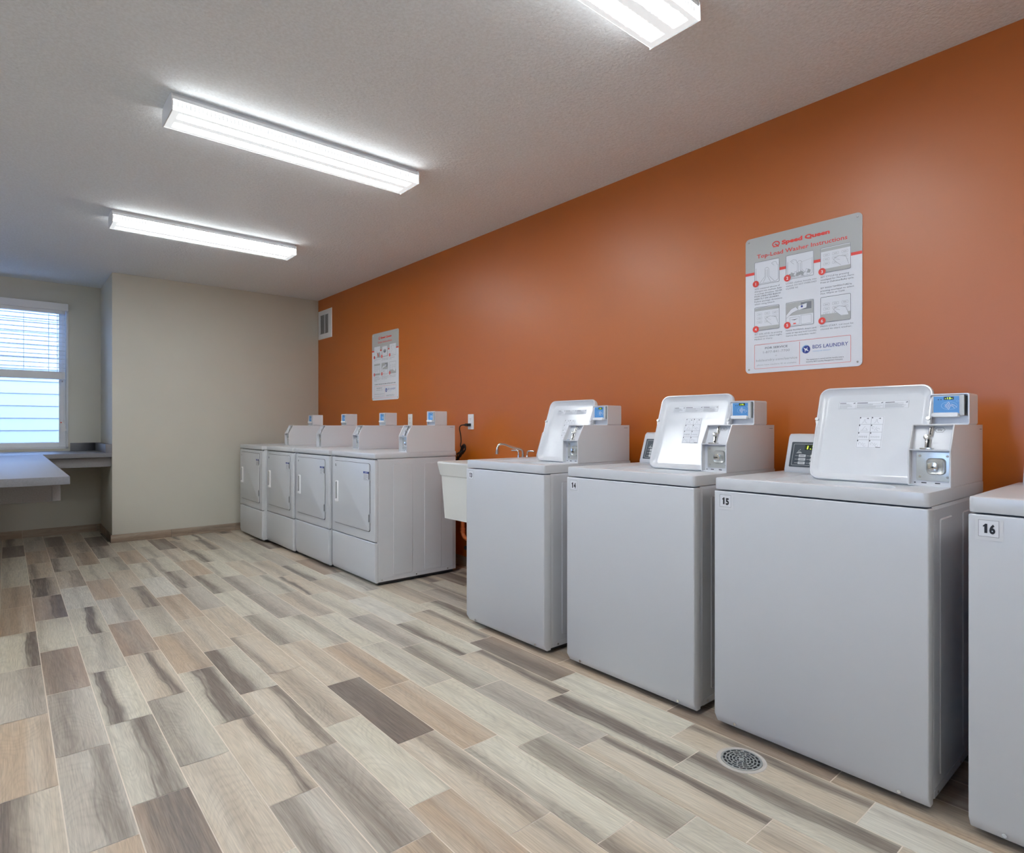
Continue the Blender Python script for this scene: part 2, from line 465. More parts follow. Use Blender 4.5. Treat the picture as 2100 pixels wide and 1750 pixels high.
# plank style as read from the photograph: colour letter, vein position, vein width, vein strength
TILES = {
    -1: {-1: ('B', .18, .25, .8), 0: ('T', .9, .1, .2), 1: ('G', .8, .3, .35), 2: ('L', .9, .22, .9), 3: ('T', .5, .1, .1), 4: ('T', .5, .15, .3), 5: ('L', .2, .1, .2), 6: ('L', .3, .1, .2), 7: ('D', .5, .3, .7)},
    0: {-1: ('T', .5, .1, .1), 0: ('G', .75, .22, .55), 1: ('G', .3, .35, .45), 2: ('R', .3, .45, .5), 3: ('L', .1, .1, .2), 4: ('R', .85, .3, .8), 5: ('B', .4, .35, .85), 6: ('B', .2, .2, .5), 7: ('T', .5, .2, .3), 8: ('G', .3, .2, .2)},
    1: {-1: ('R', .7, .55, .85), 0: ('S', .75, .28, .7), 1: ('L', .28, .16, .85), 2: ('S', .6, .2, .25), 3: ('L', .65, .17, .9), 4: ('W', .5, .1, .15), 5: ('B', .85, .35, .4), 6: ('G', .15, .2, .6), 7: ('R', .6, .3, .7), 8: ('D', .5, .3, .7)},
    2: {-1: ('B', .4, .2, .2), 0: ('S', .15, .5, .45), 1: ('B', .72, .14, .8), 2: ('R', .5, .3, .35), 3: ('W', .7, .22, .4), 4: ('T', .5, .1, .2), 5: ('L', .5, .1, .3), 6: ('T', .5, .3, .4), 7: ('B', .7, .3, .5)},
    3: {-1: ('G', .25, .3, .55), 0: ('B', .8, .14, .75), 1: ('L', .62, .33, .95), 2: ('T', .8, .25, .3), 3: ('S', .7, .25, .25), 4: ('B', .75, .3, .75), 5: ('B', .1, .1, .2), 6: ('L', .8, .3, .5), 7: ('G', .3, .4, .6), 8: ('D', .5, .3, .6)},
    4: {-2: ('T', .8, .2, .4), -1: ('G', .45, .35, .55), 0: ('B', .88, .16, .7), 1: ('S', .15, .32, .95), 2: ('B', .3, .1, .2), 3: ('T', .4, .1, .2), 4: ('W', .5, .05, .1), 5: ('L', .7, .15, .4), 6: ('T', .4, .2, .3)},
    5: {-2: ('T', .5, .2, .15), -1: ('L', .9, .06, .1), 0: ('B', .45, .3, .35), 1: ('B', .12, .2, .5), 2: ('B', .35, .1, .2), 3: ('G', .2, .3, .3), 4: ('G', .3, .2, .7)},
    6: {-2: ('B', .6, .15, .4), -1: ('B', .75, .25, .5), 0: ('D', .35, .45, .9), 1: ('B', .6, .15, .25), 2: ('S', .3, .25, .5), 3: ('L', .5, .1, .2), 4: ('S', .25, .2, .75)},
    7: {-3: ('B', .3, .2, .4), -2: ('B', .2, .3, .55), -1: ('L', .1, .15, .4), 0: ('T', .5, .15, .15), 1: ('T', .6, .2, .35), 2: ('L', .85, .3, .4), 3: ('G', .2, .3, .4)},
    8: {-2: ('S', .2, .1, .1), -1: ('S', .4, .35, .5), 0: ('L', .5, .1, .15), 1: ('S', .6, .2, .25), 2: ('L', .5, .1, .2), 3: ('B', .6, .25, .4)},
    9: {-2: ('B', .5, .2, .3), -1: ('B', .85, .14, .85), 0: ('G', .35, .35, .3), 1: ('S', .2, .3, .55), 2: ('G', .4, .3, .45), 3: ('L', .3, .2, .3)},
    10: {-3: ('B', .3, .2, .3), -2: ('S', .75, .28, .75), -1: ('L', .45, .28, .95), 0: ('B', .85, .16, .8), 1: ('L', .25, .18, .8), 2: ('W', .5, .1, .15), 3: ('B', .3, .2, .3)},
    11: {-3: ('W', .8, .15, .2), -2: ('B', .82, .14, .75), -1: ('L', .5, .12, .15), 0: ('R', .3, .5, .7), 1: ('B', .85, .2, .6), 2: ('L', .2, .1, .2)},
    12: {-3: ('T', .3, .4, .5), -2: ('T', .3, .3, .3), -1: ('R', .3, .3, .4), 0: ('T', .7, .3, .5), 1: ('T', .4, .2, .3)},
}


class Tiles:
    def __init__(s): s.v = []; s.f = []; s.uv = []; s.b = []; s.ve = []; s.m = []
    def quad(s, P, uv, style, seed):
        o = len(s.v); s.v += P; s.f.append((o, o + 1, o + 2, o + 3)); s.uv += uv
        c = PAL[style[0]]; c = (c[0] * 0.90, c[1] * 0.855, c[2] * 0.785); j = 1 + 0.06 * (seed - 0.5)
        s.b += [(c[0] * j, c[1] * j, c[2] * j, 1)] * 4
        s.ve += [(style[1], style[2], style[3], seed)] * 4; s.m.append(0)
    def plain(s, vs, fs):
        o = len(s.v); s.v += vs
        for f in fs:
            s.f.append(tuple(o + i for i in f)); s.uv += [(0, 0)] * len(f); s.b += [(0, 0, 0, 1)] * len(f); s.ve += [(0, 1, 0, 0)] * len(f); s.m.append(1)
    def build(s, name):
        me = bpy.data.meshes.new(name); me.from_pydata(s.v, [], s.f)
        me.materials.append(MAT['wood_tile']); me.materials.append(MAT['grout'])
        for p, k in zip(me.polygons, s.m): p.material_index = k
        me.uv_layers.new(name='tile')
        me.attributes.new('base', 'FLOAT_COLOR', 'CORNER'); me.attributes.new('vein', 'FLOAT_COLOR', 'CORNER')
        u = me.uv_layers['tile']; a = me.attributes['base']; b = me.attributes['vein']
        for i in range(len(s.uv)):
            u.data[i].uv = s.uv[i]; a.data[i].color = s.b[i]; b.data[i].color = s.ve[i]
        me.update(); o = bpy.data.objects.new(name, me); COL.objects.link(o); return o


def rstyle():
    return (random.choice('LLBBBTTGSSWRD'), random.random(), random.uniform(.1, .35), random.choice((.15, .3, .5, .8)))


def make_floor():
    T = Tiles(); g = 0.0016
    zg = -0.0012
    T.plain([(LX, KY, zg), (RX, KY, zg), (RX, WY, zg), (LX, WY, zg), (LX, KY, -0.15), (RX, KY, -0.15), (RX, WY, -0.15), (LX, WY, -0.15)],
            [(0, 1, 2, 3), (7, 6, 5, 4), (0, 4, 5, 1), (1, 5, 6, 2), (2, 6, 7, 3), (3, 7, 4, 0)])
    for k in range(-20, 19):
        x0, x1 = X0 + CW * k, X0 + CW * (k + 1)
        if x1 <= LX or x0 >= RX: continue
        J = JOINT.get(k, random.random() * PL)
        n0 = int(math.floor((KY - J) / PL))
        for n in range(n0, n0 + 22):
            y0, y1 = J + PL * n, J + PL * (n + 1)
            st = TILES.get(k, {}).get(n) or rstyle(); sd = random.random()
            a0, a1 = max(x0, LX), min(x1, RX); b0, b1 = max(y0, KY), min(y1, WY)
            if b1 - b0 < 0.01 or a1 - a0 < 0.01: continue
            ua, ub = (a0 - x0) / CW, (a1 - x0) / CW; va, vb = (b0 - y0) / PL, (b1 - y0) / PL
            T.quad([(a0 + g, b0 + g, 0), (a1 - g, b0 + g, 0), (a1 - g, b1 - g, 0), (a0 + g, b1 - g, 0)],
                   [(ua, va), (ub, va), (ub, vb), (ua, vb)], st, sd)
    tag(T.build('floor'), kind='structure')


make_floor()


def baseboard(name, p0, p1, inward, h=0.075, t=0.011, off=0.2):
    """wood-look tile skirting between two floor points; inward = unit vector into the room"""
    T = Tiles(); p0 = Vector((*p0, 0)); p1 = Vector((*p1, 0)); d = (p1 - p0).normalized(); L = (p1 - p0).length
    n = Vector((*inward, 0)) * t; a = -off
    while a < L:
        s0, s1 = max(a, 0), min(a + PL, L)
        if s1 - s0 > 0.01:
            A = p0 + d * (s0 + 0.001); B = p0 + d * (s1 - 0.001); st = (random.choice('RDRT'), random.random(), .25, .4)
            P = [A + n, B + n, B + n + Vector((0, 0, h)), A + n + Vector((0, 0, h))]
            T.quad([tuple(q) for q in P], [(0, 0), (0, (s1 - s0) / PL), (.5, (s1 - s0) / PL), (.5, 0)], st, random.random())
            Q = [A + Vector((0, 0, h)), B + Vector((0, 0, h))]
            T.quad([tuple(P[3]), tuple(P[2]), tuple(Q[1]), tuple(Q[0])], [(0, 0), (0, 1), (.1, 1), (.1, 0)], st, 0.5)
            T.quad([tuple(q) for q in (A, A + n, P[3], Q[0])], [(0, 0), (.1, 0), (.1, .1), (0, .1)], st, 0.5)
            T.quad([tuple(q) for q in (B, B + n, P[2], Q[1])], [(0, 0), (.1, 0), (.1, .1), (0, .1)], st, 0.5)
        a += PL
    tag(T.build(name), kind='structure')


# ------------------------------------------------------------ room shell
TH = 0.15


def wall_with_holes(name, axis, c0, c1, lo, hi, holes, m):
    """slab between c0,c1 on axis, spanning lo..hi on the other horizontal axis, holes=(a,b,z0,z1)"""
    mb = MB()
    def bx(a, b, z0, z1):
        if b - a < 1e-4 or z1 - z0 < 1e-4: return
        if axis == 0: mb.box(c0, c1, a, b, z0, z1, m)
        else: mb.box(a, b, c0, c1, z0, z1, m)
    cur = lo
    for a, b, z0, z1 in sorted(holes):
        bx(cur, a, 0, CZ); bx(a, b, 0, z0); bx(a, b, z1, CZ); cur = b
    bx(cur, hi, 0, CZ)
    tag(mb.build(name, weld=False), kind='structure')


wall_with_holes('wall_right', 0, RX, RX + TH, KY - TH, FY + TH, [], 'orange_paint')
mb = MB(); mb.box(BX, RX, FY, WY + TH, 0, CZ, 'beige_paint'); tag(mb.build('wall_front', bevel=0.004, segs=2), kind='structure')
wall_with_holes('wall_alcove', 1, WY, WY + TH, LX, BX, [WIN, AWIN], 'beige_paint')
wall_with_holes('wall_left', 0, LX - TH, LX, KY - TH, WY + TH, LWIN, 'beige_paint')
wall_with_holes('wall_back', 1, KY - TH, KY, LX, RX, [], 'beige_paint')
mb = MB(); mb.box(LX - TH, RX + TH, KY - TH, WY + TH, CZ, CZ + 0.12, 'ceiling_paint'); tag(mb.build('ceiling'), kind='structure')
baseboard('baseboard_front', (BX - 0.011, FY), (RX, FY), (0, -1), off=0.1)
baseboard('baseboard_alcove', (LX, WY), (BX, WY), (0, -1), off=0.3)
baseboard('baseboard_alcove_side', (BX, FY - 0.011), (BX, WY), (-1, 0), off=0.3)
baseboard('baseboard_right', (RX, KY), (RX, FY), (-1, 0), off=0.35)
baseboard('baseboard_left', (LX, KY), (LX, WY), (1, 0), off=0.2)
baseboard('baseboard_back', (LX, KY), (RX, KY), (0, 1), off=0.1)


# ------------------------------------------------------------ windows
def make_window(idx, axis, c, a, b, z0, z1, sgn, zmid=None):
    """vinyl single-hung window; c = room-side wall plane, sgn = outward direction on the axis"""
    def P(mb, p, q, r, s_, z_, w_, m):   # depth range p..q behind wall face, along range r..s, z range
        d0, d1 = sorted((c + sgn * p, c + sgn * q))
        if axis == 1: mb.box(r, s_, d0, d1, z_, w_, m)
        else: mb.box(d0, d1, r, s_, z_, w_, m)
    zm = zmid or (z0 + z1) / 2
    root = empty('window_%d' % idx, (0, 0, 0)); tag(root, kind='structure')
    mb = MB(); f = 0.018
    for r, s_, z_, w_ in ((a, a + f, z0, z1), (b - f, b, z0, z1), (a, b, z0, z0 + f), (a, b, z1 - f, z1)):
        P(mb, -0.006, 0.11, r, s_, z_, w_, 'window_vinyl')
    mb.build('window_frame', root, bevel=0.002, weld=False)
    st = 0.055
    for nm, zz0, zz1, dp in (('upper_sash', zm - 0.02, z1 - f, 0.085), ('lower_sash', z0 + f, zm + 0.02, 0.055)):
        mb = MB()
        for r, s_, z_, w_ in ((a + f, a + f + st, zz0, zz1), (b - f - st, b - f, zz0, zz1), (a + f + st, b - f - st, zz0, zz0 + 0.045), (a + f + st, b - f - st, zz1 - 0.04, zz1)):
            P(mb, dp, dp + 0.028, r, s_, z_, w_, 'window_vinyl')
        so = mb.build(nm, root, bevel=0.002, weld=False)
        mb = MB(); P(mb, dp + 0.012, dp + 0.016, a + f + st, b - f - st, zz0 + 0.045, zz1 - 0.04, 'window_glass')
        mb.build('pane', so)
    return root


make_window(1, 1, WY, *WIN[:2], WIN[2], WIN[3], 1, 1.60)
make_window(2, 1, WY, *AWIN, 1, 1.60)
for i, (a, b, z0, z1) in enumerate(LWIN): make_window(3 + i, 0, LX, a, b, z0, z1, -1)

# window blind on the alcove window
bl = empty('window_blind', (0, WY - 0.03, 1.57)); tag(bl, 'white horizontal slat blind half lowered over the alcove window', 'window blind')
bx0, bx1 = -0.74 , 0.478
def bo(z): return z - 1.57
mb = MB(); mb.box(bx0 - 0.005, bx1, -0.048, -0.036, bo(2.268), bo(2.338), 'blind_slat'); mb.box(bx1 - 0.012, bx1, -0.036, 0.02, bo(2.268), bo(2.338), 'blind_slat')
mb.build('valance', bl, bevel=0.003)
mb = MB(); mb.box(bx0 + 0.01, bx1 - 0.02, -0.03, 0.02, bo(2.235), bo(2.30), 'blind_slat'); mb.build('headrail', bl, bevel=0.002)
mb = MB()
for i in range(14):
    z = bo(2.212 - 0.0435 * i)
    # gently crowned slat 50 mm deep
    L0 = [(bx0 + 0.01, -0.025 + 0.01 * k, z + 0.0022 * math.cos((k - 2.5) * 0.55)) for k in range(6)]
    L1 = [(bx1 - 0.022, q[1], q[2]) for q in L0]
    n = 6
    vs = L0 + L1 + [(q[0], q[1], q[2] + 0.0026) for q in L0] + [(q[0], q[1], q[2] + 0.0026) for q in L1]
    fs = [(k, k + 1, n + k + 1, n + k) for k in range(5)] + [(2 * n + k, 3 * n + k, 3 * n + k + 1, 2 * n + k + 1) for k in range(5)]
    fs += [(0, n, 3 * n, 2 * n), (n - 1, 3 * n - 1, 4 * n - 1, 2 * n - 1)]
    fs += [(k, 2 * n + k, 2 * n + k + 1, k + 1) for k in range(5)] + [(n + k, n + k + 1, 3 * n + k + 1, 3 * n + k) for k in range(5)]
    mb.add(vs, fs, 'blind_slat')
mb.build('slats', bl)
mb = MB(); mb.box(bx0 + 0.01, bx1 - 0.022, -0.027, 0.024, bo(1.575), bo(1.645), 'blind_slat')
for k in range(6): mb.box(bx0 + 0.01, bx1 - 0.022, -0.0285, -0.027, bo(1.585 + 0.009 * k), bo(1.590 + 0.009 * k), 'blind_slat')
mb.build('bottom_rail', bl)
for xx in (0.325, 0.395, 0.13, -0.35, -0.62):
    mb = MB()
    for yy in (-0.026, 0.026): mb.tube([(xx, yy, bo(2.24)), (xx, yy, bo(1.64))], 0.0013, 'cord_white', 6, 1)
    mb.build('ladder_cord', bl)
mb = MB()
mb.tube([(0.430, -0.040, bo(2.26)), (0.429, -0.040, bo(1.55)), (0.415, -0.040, bo(1.16))], 0.0014, 'cord_white', 6, 4)
mb.tube([(0.436, -0.040, bo(2.26)), (0.435, -0.040, bo(1.55)), (0.440, -0.040, bo(1.16))], 0.0014, 'cord_white', 6, 4)
mb.cyl((0.4325, -0.040, bo(1.545)), (0.4325, -0.040, bo(1.56)), 0.006, 'grey_plastic', 10)
for xx in (0.413, 0.442): mb.cyl((xx, -0.040, bo(1.135)), (xx, -0.040, bo(1.168)), 0.008, 'cord_white', 10, 0.004)
mb.build('lift_cord', bl)
mb = MB(); mb.add([(0.410, -0.046, bo(1.150)), (0.436, -0.046, bo(1.145)), (0.468, -0.048, bo(1.055)), (0.426, -0.050, bo(1.045))], [(0, 1, 2, 3)], 'paper_white')
mb.add([(0.410, -0.0452, bo(1.150)), (0.436, -0.0452, bo(1.145)), (0.468, -0.0472, bo(1.055)), (0.426, -0.0492, bo(1.045))], [(3, 2, 1, 0)], 'paper_white')
mb.cyl((0.422, -0.0485, bo(1.138)), (0.422, -0.046, bo(1.138)), 0.006, 'ink_red', 10)
tag(mb.build('warning_tag', bl), 'small white paper tag with a red dot')

# ------------------------------------------------------------ outside
mb = MB()
for i in range(22):
    z = -0.5 + 0.155 * i
    mb.prism([(9.70, z), (9.688, z), (9.70, z + 0.158), (9.75, z + 0.158), (9.75, z)], 0, -7.5, 3.5, 'siding')
nb = mb.build('neighbouring_building', weld=False)
tag(nb, 'pale lap-sided building wall seen through the alcove window', 'building')
mb = MB(); mb.box(-14, 10, -12, 16, -0.6, -0.5, 'ground'); tag(mb.build('ground'), kind='structure')


# ------------------------------------------------------------ ceiling lights
def make_light():
    r = empty('ceiling_light', (1.16, 3.01, CZ))
    mb = MB(); mb.box(-0.612, 0.612, -0.078, 0.078, -0.016, 0, 'white_metal'); mb.build('housing', r)
    mb = MB(); mb.box(-0.60, 0.60, -0.072, 0.072, -0.020, -0.015, 'dark_gap'); mb.build('reveal', r)
    mb = MB(); mb.prism([(-0.094, -0.019), (0.094, -0.019), (0.098, -0.036), (-0.098, -0.036)], 0, -0.612, 0.612, 'white_metal'); mb.build('tray', r)
    mb = MB(); mb.prism([(-0.0975, -0.036), (0.0975, -0.036), (0.1005, -0.080), (0.098, -0.083), (-0.098, -0.083), (-0.1005, -0.080)], 0, -0.611, 0.611, 'lamp_lens')
    tag(mb.build('lens', r), 'glowing ribbed acrylic lens')
    for s in (-1, 1):
        mb = MB()
        a, b = sorted((s * 0.612, s * 0.617))
        mb.prism([(-0.060, -0.001), (0.060, -0.001), (0.097, -0.012), (0.103, -0.030), (0.104, -0.086), (-0.104, -0.086), (-0.103, -0.030), (-0.097, -0.012)], 0, a, b, 'white_plastic')
        mb.build('end_cap', r)
    return r


L0 = make_light()
tag(L0, 'long glowing fluorescent fixture in the middle of the ceiling, fully in view', 'ceiling light', 'ceiling lights')
L1 = copy_tree(L0); L1.location = (1.155, 4.855, CZ); tag(L1, 'fluorescent fixture farthest away, nearest the beige wall', 'ceiling light', 'ceiling lights')
L2 = copy_tree(L0); L2.location = (1.168, 1.227, CZ); tag(L2, 'nearest fluorescent fixture, cut off by the top of the photo', 'ceiling light', 'ceiling lights')
L3 = copy_tree(L0); L3.location = (1.16, -0.60, CZ); tag(L3, 'fluorescent fixture on the ceiling behind the camera', 'ceiling light', 'ceiling lights')
for yy, lab in ((4.855, 'unseen light added in a second row, nearest the alcove windows'), (3.01, 'unseen light added in the middle of a second row, left of the camera'), (1.227, 'unseen light added in a second row, above the near left of the room')):
    Lx = copy_tree(L0); Lx.location = (-1.35, yy, CZ); tag(Lx, lab, 'ceiling light', 'ceiling lights')  # unseen second row, added to light the ceiling and machine fronts from the left
L4 = copy_tree(L0); L4.location = (1.16, -2.42, CZ); tag(L4, 'fluorescent fixture nearest the back wall, behind the camera', 'ceiling light', 'ceiling lights')


# ------------------------------------------------------------ coin box and card reader shared by the machines
def coin_box(root, xf, yr, depth, name='coin_box'):
    """steel coin meter case: front at x=xf, right side at y=yr, open sloped front above a lock plate"""
    z0, zm, zt, w, sl = 0.915, 1.030, 1.108, 0.112, 0.042
    mb = MB(); prof = [(xf, z0), (xf, zm), (xf + sl, zt), (xf + depth, zt), (xf + depth, z0)]
    mb.prism(prof, 1, yr, yr + 0.003, 'box_enamel'); mb.prism(prof, 1, yr + w - 0.003, yr + w, 'box_enamel')
    mb.box(xf + sl, xf + depth - 0.003, yr + 0.003, yr + w - 0.003, zt - 0.003, zt, 'box_enamel')
    mb.box(xf + depth - 0.003, xf + depth, yr + 0.003, yr + w - 0.003, z0, zt, 'box_enamel')
    mb.box(xf, xf + 0.03, yr + 0.003, yr + w - 0.003, zm - 0.003, zm, 'box_enamel')
    mb.box(xf, xf + 0.03, yr + 0.003, yr + w - 0.003, z0, z0 + 0.004, 'box_enamel')
    mb.box(xf + 0.022, xf + 0.026, yr + 0.003, yr + w - 0.003, z0, zm, 'box_enamel')     # lower face
    mb.prism([(xf + 0.026, zm), (xf + 0.026 + sl * 0.75, zt - 0.003), (xf + 0.030 + sl * 0.75, zt - 0.003), (xf + 0.030, zm)], 1, yr + 0.003, yr + w - 0.003, 'box_enamel')
    # rolled front edge
    for yy in (yr + 0.0015, yr + w - 0.0015): mb.tube([(xf + 0.001, yy, z0 + 0.001), (xf + 0.001, yy, zm), (xf + sl + 0.001, yy, zt - 0.001)], 0.0026, 'box_enamel', 6, 1)
    mb.tube([(xf + sl + 0.001, yr + 0.0015, zt - 0.001), (xf + sl + 0.001, yr + w - 0.0015, zt - 0.001)], 0.0026, 'box_enamel', 6, 1)
    b = mb.build(name, root, weld=False, smooth=False)
    to = face_minus_x(xf + 0.022, yr + w, z0)
    for q0, q1 in ((0.010, 0.015), (0.030, 0.044), (0.066, 0.080)):
        fl = Flat(to); fl.rr(q0, q1, 0.007, 0.0100, 0.001, 'dark_gap'); fl.build('vent_slot', b)
    # lock plate
    mb = MB(); plate(mb, 0.017, 0.106, 0.016, 0.106, 0.004, 0.0025, to, 'zinc')
    lp = mb.build('lock_plate', b, bevel=0.0006)
    mb = MB()
    o = lambda a, bb, d: to(a, bb, d + 0.0025)
    # cupped housing
    A = rloop(0.044, 0.096, 0.036, 0.088, 0.012, 5, 3); B = rloop(0.047, 0.093, 0.039, 0.085, 0.010, 5, 3); C = rloop(0.053, 0.087, 0.045, 0.079, 0.008, 5, 3)
    mb.loops([[o(a, bb, 0) for a, bb in A], [o(a, bb, 0.006) for a, bb in B], [o(a, bb, 0.002) for a, bb in C]], 'zinc', False, True)
    mb.build('lock_housing', b, smooth=True)
    mb = MB(); plate(mb, 0.050, 0.076, 0.048, 0.074, 0.009, 0.010, o, 'chrome'); lk = mb.build('lock', b, bevel=0.001)
    f2 = Flat(lambda a, bb, d: o(a, bb, d + 0.010)); f2.rect(0.058, 0.069, 0.0585, 0.0605, 'dark_gap'); f2.disc(0.0635, 0.0595, 0.0022, 'dark_gap', 1)
    for a, bb in ((0.027, 0.094), (0.099, 0.094), (0.027, 0.028), (0.099, 0.028)):
        mb = MB(); mb.cyl(o(a, bb, 0), o(a, bb, 0.002), 0.0042, 'chrome', 10, 0.003); mb.build('screw', b)
    f2.build('keyhole', b)
    # coin slide in the upper opening
    ang = math.atan2(sl * 0.75, zt - zm)
    def up(a, bb, d): return (xf + 0.026 + bb * math.sin(ang) - d * math.cos(ang), yr + w - a, zm + bb * math.cos(ang) - d * -math.sin(ang))
    mb = MB()
    plate(mb, 0.044, 0.056, 0.042, 0.078, 0.004, 0.004, up, 'chrome')
    plate(mb, 0.038, 0.053, 0.000, 0.034, 0.003, 0.005, up, 'chrome')
    mb.cyl(up(0.041, 0.038, 0.002), up(0.041, 0.038, 0.010), 0.0085, 'chrome', 16)
    mb.box(xf + 0.004, xf + 0.03, yr + w - 0.062, yr + w - 0.030, zm, zm + 0.005, 'chrome')
    mb.build('coin_slide', b, bevel=0.0006)
    fl = Flat(up)
    fl.rect(0.0475, 0.0505, 0.048, 0.073, 'dark_gap', 15); fl.rect(0.0435, 0.0495, 0.004, 0.030, 'dark_gap', 18); fl.disc(0.041, 0.038, 0.0045, 'steel', 35)
    hx = [(0.058, 0.066), (0.064, 0.0735), (0.080, 0.0735), (0.086, 0.066), (0.080, 0.0585), (0.064, 0.0585), (0.058, 0.066)]
    fl.line(hx, 0.0008, 'ink_black', 1); fl.text('25¢', 0.072, 0.063, 0.006, 'ink_black', 1, align='C')
    tag(fl.build('price_mark', b), 'black hexagon outline reading 25¢')
    # maker's mark slot on the side near the back
    fl = Flat(lambda a, bb, d: (xf + a, yr - d, z0 + bb)); fl.rr(depth - 0.045, depth - 0.012, 0.172, 0.178, 0.002, 'sticker_white', 1); fl.rect(depth - 0.044, depth - 0.014, 0.1765, 0.179, 'ink_grey', 2)
    fl.build('side_mark', b)
    return b


def card_reader(root, xf, yr, zb, bright=False):
    """hooded contactless reader: white case, blue face"""
    w, h, d = 0.112, 0.105, 0.105
    to = face_minus_x(xf, yr + w, zb)
    mb = MB()
    A = rloop(0, w, 0, h, 0.007, 5, 2); B = rloop(0.004, w - 0.004, 0.004, h - 0.004, 0.005, 5, 2)
    mb.loops([[to(a, b, -d) for a, b in A], [to(a, b, 0) for a, b in A], [to(a, b, 0) for a, b in B], [to(a, b, -0.016) for a, b in B]], 'box_enamel', True, True)
    r = mb.build('card_reader', root, smooth=False)
    # inner module
    q = lambda a, b, dd: to(a, b, dd - 0.016)
    mb = MB(); plate(mb, 0.006, 0.098, 0.030, 0.100, 0.004, 0.012, q, 'white_plastic'); mb.build('reader_bezel', r, bevel=0.001)
    fp = lambda a, b, dd: q(a, b, 0.0125 + dd)
    fl = Flat(fp)
    fl.rect(0.012, 0.084, 0.036, 0.096, 'blue_panel', 0)
    fl.rect(0.041, 0.069, 0.084, 0.094, 'display_dark', 1)
    fl.disc(0.026, 0.085, 0.0018, 'ink_black', 1, 10); fl.disc(0.0335, 0.085, 0.0018, 'ink_black', 1, 10)
    fl.arc(0.056, 0.064, 0.022, 0, 2 * PI, 0.0007, 'blue_pale', 1, 28, 0.013)
    for k in range(4): fl.arc(0.040, 0.064, 0.006 + 0.0042 * k, -0.75, 0.75, 0.0014, 'sticker_white', 2, 7)
    fl.line([(0.062, 0.070), (0.070, 0.066), (0.078, 0.058)], 0.0009, 'sticker_white', 2)
    fl.line([(0.060, 0.064), (0.067, 0.061), (0.071, 0.055)], 0.0009, 'sticker_white', 2)
    fl.line([(0.061, 0.067), (0.068, 0.064)], 0.0009, 'sticker_white', 2)
    fl.arc(0.079, 0.079, 0.003, 0, 2 * PI, 0.0005, 'blue_pale', 1, 12)
    tag(fl.build('reader_face', r), 'blue face with contactless symbol')
    mb = MB()
    mb.loops([[q(a, b, 0.012) for a, b in rloop(0.006, 0.086, 0.026, 0.037, 0.004, 4, 2)], [q(a, b, 0.021) for a, b in rloop(0.008, 0.084, 0.026, 0.041, 0.005, 4, 2)], [q(a, b, 0.026) for a, b in rloop(0.010, 0.082, 0.027, 0.038, 0.004, 4, 2)]], 'white_plastic', True, True)
    mb.build('card_rest', r, smooth=False)
    mb = MB(); plate(mb, 0.086, 0.098, 0.032, 0.099, 0.002, 0.020, q, 'key_grey'); plate(mb, 0.0995, 0.104, 0.030, 0.097, 0.001, 0.004, q, 'dark_gap')
    mb.build('card_slot', r, bevel=0.0006)
    return r, fp


def reader_digits(reader, fp, txt):
    fl = Flat(fp)
    if txt: fl.text(txt, 0.055, 0.0862, 0.0058, 'display_digits', 3, align='C', bold=0.02, width=0.021)
    else: fl.rect(0.044, 0.066, 0.0865, 0.0915, 'blue_pale', 2)
    fl.build('display_digits', reader)


# ------------------------------------------------------------ washing machines
WW, WD = 0.66, 0.62


